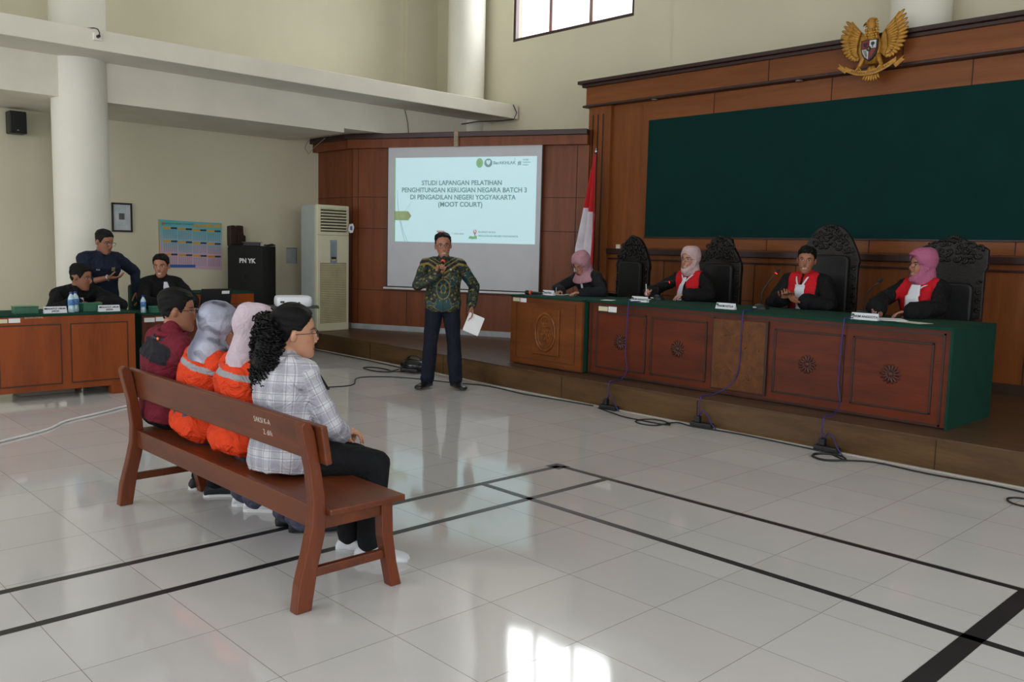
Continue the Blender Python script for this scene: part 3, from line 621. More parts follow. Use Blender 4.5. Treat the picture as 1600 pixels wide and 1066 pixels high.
# ---- judges' bench table
JW = wood('red brown table wood', srgb(106,44,20), srgb(78,30,13), .38, (.8,5,5), 1.3, .08)
jt = thing('judges_table', 'long red brown judges table with carved panels, green cloth on top and right end', 'table', (-5.935,6.80,.24))
JL = 3.55; ox = 5.935
MB().bb(0,JL,0,.03,.012,.745).build('front_board', JW, jt)
MB().bb(.03,JL-.0,.03,.84,.0,.04).build('plinth', mat('dark plinth', srgb(30,22,18), .7), jt)
MB().bb(JL,JL+.02,-.018,.90,.0,.7455).build('green_end_cloth', GREENC, jt)
MB().bb(0,.03,.03,.84,.012,.745).build('end_board', GREENC, jt)
MB().bb(-.025,JL+.02,-.018,.90,.7455,.768).build('green_top', GREENC, jt)
GRV = mat('dark carved groove', srgb(48,24,16), .5)
mb = MB()
def fr4(mb, a, b, c, d, w=.013, y0=-.006, y1=0): [mb.bb(p,q,y0,y1,r,s) for p,q,r,s in ((a,b,d-w,d),(a,b,c,c+w),(a,a+w,c,d),(b-w,b,c,d))]
fr4(mb, .03, 3.51, .018, .722, .014); mb.build('outer_moulding', GRV, jt)
for i, (a, b, c, d) in enumerate(((-5.825,-5.195,.325,.895),(-5.13,-4.50,.33,.89),(-3.82,-3.195,.335,.885),(-3.125,-2.50,.34,.885))):
    x0, x1, z0, z1 = a+ox, b+ox, c-.24, d-.24
    MB().bb(x0+.015,x1-.015,-.004,0,z0+.015,z1-.015).build('front_panel', JW, jt)
    mb = MB(); fr4(mb, x0, x1, z0, z1, .016, -.011, 0); mb.build('panel_moulding', GRV, jt, bevel=.003)
    mb = MB(); cx, cz = (x0+x1)/2, (z0+z1)/2
    for k in range(14):
        a_ = 2*math.pi*k/14; m_ = Matrix.Rotation(-a_,3,'Y')
        mb.ell(V((cx,-.010,cz))+m_ @ V((.048,0,0)), .034, .009, .010, m_, 10, 7)
    mb.ell((cx,-.012,cz),.022,.012,.022,None,14,7); mb.tube([(cx+.032*math.cos(t),-.014,cz+.032*math.sin(t)) for t in np.linspace(0,6.28,18,endpoint=False)], .005,6,True)
    mb.build('carved_rosette', mat('rosette wood', srgb(70,32,22), .45), jt, smooth=True)
x0, x1, z0, z1 = -4.425+ox, -3.90+ox, .06, .69
CARV = wood('pale carved panel', srgb(112,68,34), srgb(86,50,24), .5, (4,4,4), 3, .1, .25)
MB().bb(x0,x1,-.022,0,z0,z1).build('carved_middle_panel', CARV, jt, bevel=.004)
mb = MB(); mb.bb(x1,x1+.022,-.02,0,z0-.01,z1+.01); mb.bb(x0-.008,x0,-.02,0,z0-.01,z1+.01); mb.bb(x0,x1,-.02,0,z0-.012,z0); mb.build('middle_panel_edge', GRV, jt)
mb = MB(); rnd = random.Random(5)
for k in range(26):
    cx, cz = rnd.uniform(x0+.06,x1-.06), rnd.uniform(z0+.06,z1-.06); a = rnd.uniform(0,6.28); q = rnd.uniform(.03,.06)
    mb.tube([(cx+q*(1-t*.7)*math.cos(a+t*5),-.021,cz+q*(1-t*.7)*math.sin(a+t*5)) for t in np.linspace(0,1,10)], [.006*(1-.6*t) for t in np.linspace(0,1,10)], 6)
mb.build('scroll_carving', mat('carving wood', srgb(100,58,30), .5), jt, smooth=True)
MB().bb(.13,.25,-.0085,-.007,.665,.71).build('cream_sticker', CREAM, jt); MB().bb(.258,.365,-.0085,-.007,.66,.715).build('white_sticker', WHITE, jt)
# ---- carved judges' chairs
CHW = mat('black carved chair wood', srgb(24,19,18), .45, spec=.35, var=.25, scale=30, bump=.4, bscale=70)
CHL = mat('black leather', srgb(20,21,23), .5, spec=.35, var=.1, scale=20, bump=.1, bscale=90)
def throne(label, loc, rz, top, style=0, wid=.27):
    t = thing('carved_judge_chair', label, 'chair', loc, rz, 'carved judges chairs')
    h = top
    if style == 0: half = [(wid,.45),(wid,h-.42),(wid+.012,h-.36),(wid-.005,h-.29),(wid-.035,h-.22),(wid-.07,h-.15),(wid-.11,h-.09),(wid-.15,h-.045),(wid-.2,h-.012),(0,h)]
    elif style == 1: half = [(wid,.45),(wid,h-.45),(wid+.005,h-.36),(wid-.0,h-.30),(wid-.04,h-.22),(wid-.09,h-.14),(.15,h-.10),(.13,h-.03),(.07,h-.005),(0,h)]
    else: half = [(wid,.45),(wid,h-.32),(wid+.02,h-.28),(wid+.02,h-.12),(wid-.03,h-.085),(wid-.08,h-.09),(.17,h-.055),(.11,h-.04),(.06,h-.012),(0,h)]
    poly = half+[(-x, z) for x, z in half[-2::-1]]
    MB().prism(poly, lambda u,v,t_: V((u,t_,v)), 0, .055).build('back_frame', CHW, t, bevel=.01)
    pw = wid-.075; pt = h-.30 if style < 2 else h-.42
    pd = [(-pw,.52),(pw,.52)]+[(pw-.06+.06*math.cos(a), pt-.06+.06*math.sin(a)) for a in np.linspace(0,math.pi/2,6)]+[(-pw+.06-.06*math.sin(a), pt-.06+.06*math.cos(a)) for a in np.linspace(0,math.pi/2,6)]
    MB().prism(pd, lambda u,v,t_: V((u,t_,v)), -.05, 0).build('backrest_pad', CHL, t, bevel=.025)
    mb = MB(); rnd = random.Random(int(top*1000)+style)
    def scroll(cx, cz, q, a, s, y=-.006, r=.013):
        mb.tube([(cx+q*(1-.75*u)*math.cos(a+s*u*5.5), y, cz+q*(1-.75*u)*math.sin(a+s*u*5.5)) for u in np.linspace(0,1,10)], [r*(1-.5*u) for u in np.linspace(0,1,10)], 6)
    for s in (-1,1):
        for k in range(3):
            for j in range(4 if k < 2 else 3):
                x = .035+.062*j; z = h-.07-.068*k-.012*j*j*(1 if style < 2 else .3)
                if x < wid-.02+(-.06 if k == 0 and style < 2 else 0): scroll(s*x, z, .036, rnd.uniform(0,6), s*(1 if j % 2 else -1))
        for z in np.arange(.56, h-.36, .085): scroll(s*(wid-.035), z, .024, rnd.uniform(0,6), s)
    scroll(0, h-.035, .035, 1.5, 1)
    for k in range(9):
        a = R(20+17.5*k); mb.ell((.06*math.cos(a),-.004,h-.055+.05*math.sin(a)), .012,.012,.02, Matrix.Rotation(R(90)-a,3,'Y'),8,5)
    mb.build('crest_carving', CHW, t, smooth=True)
    for s in (-1,1):
        MB().tube([(s*(wid-.03),.02,.72),(s*(wid+.0),-.12,.74),(s*(wid+.01),-.38,.72),(s*(wid+.01),-.42,.68)], .025).build('armrest', CHW, t, smooth=True)
        MB().cyl((s*(wid-.0),-.36,.42),(s*(wid+.0),-.38,.71),.02,.018).build('arm_post', CHW, t, smooth=True)
        MB().cyl((s*(wid-.05),-.42,0),(s*(wid-.03),-.42,.42),.022,.03).build('leg', CHW, t, smooth=True)
        MB().cyl((s*(wid-.05),.03,0),(s*(wid-.03),.02,.46),.022,.03).build('leg', CHW, t, smooth=True)
    MB().bb(-wid+.01,wid-.01,-.48,.0,.36,.42).build('seat_frame', CHW, t, bevel=.01)
    MB().bb(-wid+.03,wid-.03,-.47,-.05,.42,.475).build('seat_pad', CHL, t, bevel=.02)
    return t
throne('empty carved black judge chair with leather back, leftmost of the four', (-6.62,8.33,.24), R(-6), 1.455, 0, .265)
throne('carved black judge chair behind the woman in the pale pink hijab', (-5.44,8.40,.24), R(0), 1.46, 1, .265)
throne('tallest carved black judge chair behind the smiling male judge', (-4.17,8.40,.24), R(6), 1.585, 0, .29)
throne('carved black chair with a wide scrolled crest at the right end of the table', (-3.00,8.42,.24), R(4), 1.48, 2, .275)
st_ = thing('stool', 'low stool of the woman writing at the registrar table', 'stool', (-6.58,7.70,.24))
MB().lathe([(.001,.42),(.16,.42),(.17,.44),(.17,.465),(.155,.48),(.001,.48)]).build('seat', CHL, st_, smooth='auto')
for k in range(4): MB().cyl((.13*math.cos(R(45+90*k)),.13*math.sin(R(45+90*k)),0),(.10*math.cos(R(45+90*k)),.10*math.sin(R(45+90*k)),.42),.013).build('leg', BLACK, st_, smooth='auto')
# ---- name cards and things on the bench
TZ = 1.008
def jcard(label, x, y, body, w=.2): return name_card(label, (x,y,TZ), 0, [(body,.026,.028)], w, .055)
jcard('white name card on the light brown registrar table beside the orange banded microphone', -6.70, 6.98, 'PANITERA', .17)
jcard('white name card in front of the judge in the pale pink hijab', -5.46, 7.02, 'HAKIM ANGGOTA', .2)
jcard('white name card left of the glowing desk microphone', -4.42, 6.96, 'HAKIM KETUA', .2)
jcard('white name card in front of the judge in the mauve hijab, papers right of it', -3.11, 6.94, 'HAKIM ANGGOTA', .22)
def sheets(name, label, loc, rz, w=.21, d=.297, n=1, m=WHITE, cat='paper'):
    o = MB()
    for k in range(n): o.bb(-w/2,w/2,-d/2,d/2,.0015*k,.0015*k+.0012, Matrix.Rotation(R(3*k),4,'Z'))
    return tag(o.build(name, m, loc=loc, rotz=rz), label, cat)
sheets('paper_sheet', 'white sheet under the hand of the woman writing at the registrar table', (-6.79,7.27,1.006), R(15), .2, .28, 2)
sheets('paper_sheet', 'white sheet in front of the judge in the pale pink hijab', (-5.72,7.36,TZ), R(30), .2, .28, 2)
sheets('paper_sheet', 'small white note left of the pink hijab judge name card', (-5.80,6.93,TZ), R(20), .12, .14, 1)
sheets('paper_sheet', 'stack of white papers in front of the judge in the mauve hijab', (-2.99,7.16,TZ), R(25), .21, .28, 4)
sheets('paper_sheet', 'cream sheet at the right end of the judges table', (-2.76,7.05,TZ), R(70), .16, .22, 1, mat('cream paper', srgb(210,204,186), .7))
ORG = mat('orange rubber band', srgb(232,96,30), .5)
hm = thing('handheld_microphone', 'black microphone with an orange band lying on the registrar table', 'microphone', (-6.90,6.90,1.028), R(14))
MB().cyl((-.02,0,0),(.15,0,-.003),.017,.013).build('handle', BLACK, hm, smooth='auto')
MB().ell((-.045,0,0),.032,.026,.026).build('grille', mat('dark metal mesh', srgb(40,42,46), .45, metal=.4, bump=.5, bscale=500), hm, smooth=True)
MB().cyl((-.012,0,0),(.012,0,0),.0245).build('orange_band', ORG, hm, bevel=.003)
def goose(label, base, head, lit=True, group='gooseneck microphones on the judges table'):
    base = V(base); head = V(head)-base; t = thing('desk_microphone', label, 'microphone', base, 0, group)
    MB().rings([MB().ring((0,0,z),(1,0,0),(0,1,0),a,b,24,4) for z,a,b in ((0,.07,.055),(.015,.07,.055),(.04,.05,.036),(.05,.03,.02))]).build('base', BLACK, t, smooth='auto')
    MB().bb(-.05,-.015,-.058,-.053,.012,.022).build('switch', mat('pale switch', srgb(190,195,200), .4), t)
    k1 = V((0,0,.15)); p = [V((0,0,.04)), V((0,0,.10)), k1]
    p += [k1.lerp(head, s)+V((0,0,.02*math.sin(s*3.1))) for s in (.3,.6,1)]
    MB().tube(p, .0055).build('gooseneck', BLACK, t, smooth=True)
    dr = (head-k1).normalized()
    if lit: MB().cyl(head+dr*.002, head+dr*.010, .0125).build('light_ring', mat('red glowing ring', (1,.02,.01,1), .4, emit=2.5), t, smooth='auto')
    MB().cap(head+dr*.02, head+dr*.04, .016, .015).build('capsule', mat('foam black', srgb(30,24,24), .9), t, smooth=True)
goose('desk microphone with a glowing red ring between two name cards', (-4.25,7.28,TZ), (-4.145,7.33,1.34))
goose('desk microphone standing left of the judge in the mauve hijab', (-3.34,7.42,TZ), (-3.22,7.4,1.30), False)
goose('desk microphone partly hidden behind the judge in the pale pink hijab', (-5.66,7.58,TZ), (-5.49,7.55,1.20))
pn = thing('wall_switch', 'small white wall switch on the panelling left of the empty carved chair', 'switch', (-7.51,YP,1.55))
MB().bb(-.035,.035,-.02,0,-.05,.05).build('plate', CREAM, pn, bevel=.006); MB().bb(-.015,.015,-.025,-.02,-.02,.02).build('rocker', WHITE, pn)
# ---- flag on its pole
fl = thing('national_flag', 'red and white flag hanging from a pole beside the green board', 'flag', (-7.71,8.86,.24))
MB().cyl((0,0,0),(0,0,2.56),.014).build('pole', mat('dark pole', srgb(60,40,30), .5), fl, smooth='auto')
MB().lathe([(.013,2.55),(.02,2.565),(.009,2.59),(.001,2.62)], n=12).build('finial', mat('silver finial', srgb(200,200,205), .25, metal=.8), fl, smooth=True)
MB().lathe([(.16,0),(.16,.02),(.04,.05),(.03,.2)], n=24).build('pole_base', mat('dark base', srgb(30,26,24), .5), fl, smooth='auto')
rows, cols = 60, 40; vs = []; colr = []
for i in range(rows+1):
    f = i/rows; z = 2.53-f*1.55; w = .02+.30*min(1, f*1.25)**.85
    for j in range(cols+1):
        g = j/cols; x = .02+.05*min(f*2,1)-w*(1-g)-.005; y = -.02-.035*math.sin(g*14+f*1.2)*min(1,f*2)-.03*f
        vs.append((x,y,z)); red = z > (1.86-.12*g) or g > .84 ; colr.append(red)
o = MB(); o.v = [V(p) for p in vs]; o.f = [[i*(cols+1)+j, i*(cols+1)+j+1, (i+1)*(cols+1)+j+1, (i+1)*(cols+1)+j] for i in range(rows) for j in range(cols)]
fo = o.build('flag_cloth', mat('flag white', srgb(214,208,218), .8), fl, smooth=True); fo.data.materials.append(mat('flag red', srgb(190,22,30), .8))
for p in fo.data.polygons: p.material_index = 1 if colr[p.vertices[0]] else 0
sd = fo.modifiers.new('thick','SOLIDIFY'); sd.thickness = .003
# ---- the bench
BW = wood('bench hardwood', srgb(108,54,28), srgb(84,40,21), .33, (.7,5,5), 1.6, .3); BWL = wood('bench hardwood legs', srgb(112,54,28), srgb(86,39,20), .33, (5,5,.7), 1.6, .3)
bn = thing('wooden_bench', 'long brown wooden bench with a single back rail, four people sitting on it', 'bench', (-4.08,2.03,0))
bx0, bx1 = -1.0, 1.01
rear = [(-.27,0),(-.255,.12),(-.22,.25),(-.195,.36),(-.19,.46),(-.205,.60),(-.235,.73),(-.245,.785),(-.225,.803),(-.20,.798),(-.18,.75),(-.155,.62),(-.13,.48),(-.125,.38),(-.135,.30),(-.165,.18),(-.195,.0)]
front = [(.205,0),(.18,.12),(.155,.24),(.15,.395),(.21,.395),(.215,.24),(.235,.11),(.262,0)]
for x in (bx0, bx1-.055):
    MB().prism(rear, lambda u,v,t: V((t,u,v)), x, x+.055).build('back_leg', BWL, bn, bevel=.006)
    MB().prism(front, lambda u,v,t: V((t,u,v)), x+.002, x+.057).build('front_leg', BWL, bn, bevel=.005)
    MB().bb(x+.012,x+.042,-.17,.20,.135,.175).build('stretcher', BW, bn, bevel=.004)
    MB().bb(x+.01,x+.045,-.14,.17,.335,.395).build('side_apron', BW, bn, bevel=.003)
MB().bb(bx0-.035,bx1+.035,-.128,.255,.395,.425).build('seat', BW, bn, bevel=.006)
MB().bb(bx0+.05,bx1-.05,-.165,-.13,.33,.43).build('back_apron', BW, bn, bevel=.004)
MB().bb(bx0+.05,bx1-.05,.165,.19,.33,.395).build('front_apron', BW, bn, bevel=.004)
tlt = Matrix.Translation((0,-.155,.70)) @ Matrix.Rotation(R(9),4,'X')
MB().bb(bx0-.03,bx1+.045,-.012,.018,-.083,.083, tlt).build('back_rail', BW, bn, bevel=.006)
CHK = mat('white chalk marker', srgb(200,190,180), .8, var=.2, scale=80)
for body, sz, px_, pz_ in (('SAKSI K-A', .036, .545, .028), ('2. di/k', .036, .585, -.022)):
    text('handwriting', body, sz, CHK, bn, tlt @ plane_m((px_,-.0125,pz_),(1,0,.03),(0,0,1)), .0004, 'CENTER', .95, -.0002)
# ---- floor tape
TAPE = mat('black floor tape', srgb(34,34,38), .35, var=.2, scale=12); TAPEG = mat('worn dark grey floor tape', srgb(58,58,68), .3, var=.2, scale=12)
def tape(label, x0, x1, y0, y1, m=TAPE): tag(MB().bb(x0,x1,y0,y1,.0002,.0016).build('floor_tape', m), label, 'floor tape', 'tape lines on the floor')
tape('black tape line running under the bench to the taped corner, the farther from the camera', -4.115,-4.07,-3.9,4.42)
tape('black tape line under the bench, the nearer one, ending at the outer long tape', -3.68,-3.635,-3.9,4.405)
tape('outer long tape line running right from the taped corner, nearer the dais', -4.07,-1.08,4.405,4.45)
tape('inner long tape line crossing the floor to the right edge', -4.07,-.2,3.67,3.716)
tape('short thick black tape line at the lower right corner of the photo', -1.17,-1.085,-1.5,4.41)
tape('small square tape patch at the taped corner', -4.16,-4.035,4.35,4.47, TAPEG)
# ---- cables along the dais and the white one
def cable(label, pts, r=.006, m=BLKC, name='floor_cable'):
    P_ = [V((*p[:2], (p[2] if len(p) > 2 else r+.001))) for p in pts]; q = []
    for i in range(len(P_)-1):
        a = P_[max(i-1,0)]; b = P_[i]; c = P_[i+1]; d = P_[min(i+2,len(P_)-1)]
        for s in (0,.25,.5,.75):
            q.append(.5*((2*b)+(c-a)*s+(2*a-5*b+4*c-d)*s*s+(3*b-a-3*c+d)*s**3))
    q.append(P_[-1])
    for v_ in q: v_.z = max(v_.z, r+.0005)
    return tag(MB().tube(q, r, 8).build(name, m, smooth=True), label, 'cable')
cable('black cable along the foot of the dais from the left to the round black case', [(-11.3,6.55),(-10.2,6.52),(-9.3,6.5),(-8.6,6.44)])
cable('thin black cable crossing the floor past the tripod to the speaker\'s feet', [(-8.0,4.75),(-7.9,5.2),(-8.3,5.55),(-8.2,5.85),(-7.9,6.05),(-7.4,6.22),(-7.0,6.38),(-6.4,6.33),(-5.9,6.38),(-5.5,6.4)])
def loops(c, rx, ry, n, rr=.0065, seed=1):
    rnd = random.Random(seed); out = []
    for i in range(n*10):
        a = 2*math.pi*i/10; k = 1+.12*math.sin(i*.7+seed); out.append((c[0]+rx*k*math.cos(a)+rnd.uniform(-.01,.01), c[1]+ry*k*math.sin(a), rr+.004*(i//10)))
    return out
cable('loops of black cable lying left of the standing speaker', [(-8.6,6.35)]+loops((-8.75,6.12),.24,.10,2)+[(-8.4,6.3)])
cable('long black cable from the power strip past two loops along the dais', [(-5.4,6.36),(-5.1,6.25),(-4.9,6.2)]+loops((-4.66,6.22),.14,.13,1,seed=2)+[(-4.5,6.38),(-4.3,6.35),(-3.9,6.4),(-3.4,6.38),(-3.12,6.36)])
cable('black cable loops below the rightmost power adapter', [(-3.1,6.38)]+loops((-2.98,6.22),.11,.12,2,seed=3)+[(-2.7,6.33),(-2.3,6.3),(-1.9,6.33),(-1.5,6.28),(-.9,6.25),(-.2,6.3)])
cable('black cable loop at the right edge of the floor', loops((-1.6,6.05),.10,.10,1,seed=4)+[(-1.4,6.1),(-.8,6.0)])
cable('white cable pair curving over the floor from the left edge', [(-6.9,1.2),(-7.16,1.67),(-7.4,2.05),(-7.66,2.27),(-7.85,2.6),(-8.05,2.92),(-8.15,3.3)], .009, mat('white cable', srgb(226,226,230), .5))
BLUE = mat('dark blue thin cord', srgb(44,40,120), .5)
def cord(label, x, x2, ya=6.775): cable(label, [(x,6.95,1.018),(x,6.80,1.02),(x,6.765,1.0),(x-.01,6.765,.8),(x-.02,6.77,.5),(x+(x2-x)*.5,6.74,.34),(x2,6.60,.262),(x2,6.44,.255),(x2,6.435,.09)], .0045, BLUE, 'blue_cord')
cord('thin blue cord hanging over the first rosette panel of the judges table', -5.40, -5.34)
cord('thin blue cord hanging over the pale carved middle panel', -4.12, -4.30)
cord('thin blue cord hanging between the two right rosette panels', -3.20, -3.16)
def adapter(label, loc, rz):
    t = thing('power_adapter', label, 'power adapter', loc, rz, 'power adapters at the foot of the dais')
    MB().bb(-.10,.10,-.035,.035,0,.045).build('socket_strip', BLACK, t, bevel=.008)
    MB().bb(-.06,-.01,-.03,.02,.045,.10).build('plug', BLACK, t, bevel=.008)
    MB().tube([(-.03,0,.10),(.0,.01,.15),(.05,.0,.12),(.10,-.02,.05),(.15,-.03,.008)], .0045).build('adapter_cord', BLUE, t, smooth=True)
adapter('black power adapter at the dais foot, leftmost of the three below the judges table', (-5.30,6.40,.0), R(0))
adapter('black power adapter at the dais foot below the pale carved panel', (-4.25,6.40,.0), R(8))
adapter('black power adapter at the dais foot, rightmost of the three', (-3.10,6.40,.0), R(-5))
rc = thing('round_black_case', 'glossy black rounded case with cables lying at the dais foot left of the speaker', 'case', (-8.33,6.38,0), R(20))
MB().ell((0,0,.085),.19,.13,.085,None,24,13).build('shell', mat('glossy black', srgb(16,16,18), .2), rc, smooth=True)
MB().bb(-.12,.12,-.135,-.10,.02,.06).build('front_lip', BLACK, rc, bevel=.01); MB().tube([(-.1,0,.165),(-.05,0,.2),(.05,0,.2),(.1,0,.165)], .01).build('handle', BLACK, rc, smooth=True)
# ---- gilded eagle emblem on the frieze
GOLD = mat('gold paint', srgb(178,128,50), .42, metal=.35, var=.25, scale=25, bump=.15, bscale=80)
GOLDD = mat('dark gold', srgb(118,82,34), .5, metal=.3, var=.2, scale=25)
eg = thing('eagle_emblem', 'golden eagle state emblem with a shield mounted on the panelling frieze', 'emblem', (-4.10,YP-.215,3.62)); eg.scale = (.87,.9,.87)
def xz(mb, poly, y0, y1): return mb.prism(poly, lambda u,v,t: V((u,t,v)), y0, y1)
for s in (-1,1):
    wg = MB(); fe = MB(); 
    # rows of feathers fan out from the shoulder
    root = V((s*.11,0,.07)); outl = [(.11,.05),(.14,.16),(.20,.24),(.27,.31),(.33,.38),(.355,.33),(.375,.25),(.38,.16),(.37,.06),(.33,-.02),(.26,-.08),(.18,-.11),(.12,-.05)]
    if s < 0: outl = [(x, z-.03 if z > .2 else z) for x, z in outl]
    xz(wg, [(s*(x*.93-.03),z) for x,z in outl], -.02, .02)
    wg.build('wing', GOLD, eg, bevel=.006)
    tips = [(.335,.38),(.36,.33),(.378,.28),(.39,.23),(.396,.18),(.394,.13),(.388,.08),(.375,.03),(.355,-.02),(.325,-.06),(.29,-.09),(.25,-.115),(.21,-.13),(.17,-.13)]
    if s < 0: tips = [(x, z-.03 if z > .2 else z) for x, z in tips]
    for i, (tx, tz) in enumerate(tips):
        tip = V((s*tx,0,tz)); base_ = V((s*(.13+.004*i),0,.17-.016*i)); d_ = tip-base_; L_ = d_.length; an = math.atan2(d_.z, d_.x)
        m_ = Matrix.Rotation(-an,3,'Y')
        fe.ell(base_.lerp(tip,.62)+V((0,-.024-.004*math.sin(i),0)), L_*.42, .012, .025, m_, 8, 9)
        fe.ell(base_.lerp(tip,.33)+V((0,-.036,0)), L_*.29, .012, .020, m_, 8, 7)
    fe.build('wing_feathers', GOLD, eg, smooth=True)
bd = MB(); bd.rings([bd.ring((x,y,z),(1,0,0),(0,1,0),a,b,20) for x,y,z,a,b in ((0,-.03,-.18,.07,.04),(0,-.04,-.08,.10,.06),(0,-.04,.03,.11,.06),(0,-.045,.11,.085,.055),(-.005,-.05,.18,.055,.05),(-.012,-.055,.24,.05,.048),(-.02,-.06,.28,.052,.048),(-.02,-.06,.315,.045,.04),(-.01,-.06,.335,.025,.025))])
bd.build('body', GOLD, eg, smooth=True)
MB().rings([MB().ring(c,(0,1,0),(0,0,1),a,b,12) for c,a,b in (((-.05,-.06,.285),.022,.024),((-.08,-.06,.283),.016,.018),((-.105,-.06,.27),.009,.011),((-.112,-.06,.255),.003,.004))]).build('beak', GOLDD, eg, smooth=True)
MB().rings([MB().ring(c,(0,1,0),(0,0,1),a,b,12) for c,a,b in (((-.045,-.06,.255),.016,.01),((-.075,-.06,.25),.01,.007),((-.09,-.06,.244),.003,.003))]).build('lower_beak', GOLDD, eg, smooth=True)
mb = MB(); mb.ell((-.03,-.10,.295),.008,.006,.007); mb.build('eye', BLACK, eg)
mb = MB(); mb.ell((.005,-.06,.325),.05,.03,.014,Matrix.Rotation(R(8),3,'Y')); 
for k in range(5): mb.ell((.045+.005*k,-.055,.30-.035*k),.022,.016,.012,Matrix.Rotation(R(35),3,'Y'),10,6)
for r_ in range(5):
    for k in range(5): mb.ell((-.06+.03*k+.01*(r_%2),-.095,.20-.03*r_),.016,.01,.018,None,8,5)
mb.build('neck_feathers', GOLD, eg, smooth=True)
tl = MB(); 
for k in range(7): a = R(-90+(k-3)*9); tl.ell((math.cos(a)*.13+ .0,-.02-.004*(k%2),-.16+math.sin(a)*.13),.10,.012,.018,Matrix.Rotation(-a,3,'Y'),8,9)
tl.build('tail_feathers', GOLD, eg, smooth=True)
for s in (-1,1):
    MB().cap((s*.08,-.05,-.10),(s*.13,-.06,-.20),.035,.022).build('leg', GOLD, eg, smooth=True)
    mb = MB(); [mb.cap((s*.13,-.07,-.20),(s*.13+q,-.085,-.245),.012,.008) for q in (-.03,0,.03)]; mb.build('claw', GOLD, eg, smooth=True)
rb = MB(); n_ = 26; rg = []
for i in range(n_+1):
    u = -1+2*i/n_; x = u*.30; z = -.285+.10*u*u+.02*u; th = .028; y = -.075+.02*u*u
    rg.append([V((x,y-.008,z-th)), V((x,y+.008,z-th)), V((x,y+.008,z+th)), V((x,y-.008,z+th))])
rb.rings(rg); rb.build('ribbon', GOLD, eg)
for s in (-1,1): xz(MB(), [(s*.27,-.22),(s*.39,-.13),(s*.37,-.165),(s*.40,-.185),(s*.30,-.26)], -.066, -.052).build('ribbon_end', GOLD, eg, bevel=.004)
for k, ch in enumerate('BHINNEKA TUNGGAL IKA'):
    if ch == ' ': continue
    u = (-9.5+k)/9.5*.72; text('motto_letter', ch, .034, BLACK, eg, plane_m((u*.30,-.075+.02*u*u-.009,-.285+.10*u*u+.02*u),(1,0,.66*u+.06),(-.66*u,0,1)), .0005)
def sh(x, z): return (x, z)
shp = [(-.088,.075),(.088,.075),(.088,-.02),(.075,-.075),(.045,-.12),(0,-.15),(-.045,-.12),(-.075,-.075),(-.088,-.02)]
xz(MB(), [(x*1.12,z*1.08) for x,z in shp], -.115, -.085).build('shield', BLACK, eg, bevel=.004)
REDS = mat('shield red', srgb(128,32,30), .45); WHS = mat('shield white', srgb(196,196,200), .45)
def quad(poly, m, n='shield_field'): xz(MB(), poly, -.119, -.114).build(n, m, eg)
quad([(-.082,.07),(-.004,.07),(-.004,-.018),(-.082,-.018)], REDS); quad([(.004,.07),(.082,.07),(.082,-.018),(.004,-.018)], WHS)
quad([(-.082,-.026),(-.004,-.026),(-.004,-.142),(-.042,-.114),(-.07,-.07)], WHS); quad([(.082,-.026),(.004,-.026),(.004,-.142),(.042,-.114),(.07,-.07)], REDS)
def fld(poly, m, n): xz(MB(), poly, -.124, -.118).build(n, m, eg)
fld([(.044+.022*math.cos(t)*(1+.15*math.cos(5*t)),.034+.02*math.sin(t)) for t in np.linspace(0,6.1,20)], mat('tree green', srgb(20,62,48), .5), 'tree_charge'); fld([(.04,-.01),(.048,-.01),(.047,.03),(.041,.03)], mat('tree green', srgb(20,62,48), .5), 'tree_trunk')
fld([(-.07,.05),(-.06,.045),(-.043,.05),(-.026,.045),(-.016,.05),(-.02,.03),(-.03,.0),(-.043,-.008),(-.056,.0),(-.066,.03)], BLACK, 'bull_charge')
for k in range(3): fld([(-.066+.014*k,-.035),(-.060+.014*k,-.035),(-.022+.004*k,-.125+.01*k),(-.028+.004*k,-.122+.01*k)], mat('grain grey', srgb(120,120,110), .5), 'grain_charge')
fld([(.043+.02*math.cos(t),-.068+.03*math.sin(t)) for t in np.linspace(0,6.28,16,endpoint=False)], mat('chain brown', srgb(120,60,40), .5), 'chain_charge')
xz(MB(), [(.026*math.cos(t),-.022+.03*math.sin(t)) for t in np.linspace(0,6.28,16,endpoint=False)], -.126, -.113).build('shield_centre', BLACK, eg)
xz(MB(), [((.014 if k%2 else .006)*math.cos(t),-.022+(.015 if k%2 else .007)*math.sin(t)) for k, t in enumerate(np.linspace(0,6.28,10,endpoint=False))], -.129, -.125).build('centre_star', GOLD, eg)
MB().bb(-.03,.03,-.02,.115,-.03,.03).build('mounting_block', GOLDD, eg)
for x in (-6.95,-4.98): 
    o = MB().cyl((x,9.075,3.432),(x,9.075,3.415),.04); o = o.build('downlight', mat('frosted lamp', srgb(110,92,76), .5)); tag(o, 'small unlit round downlight under the frieze, %s' % ('leftmost of them' if x < -6 else 'left of the eagle emblem'), 'downlight')
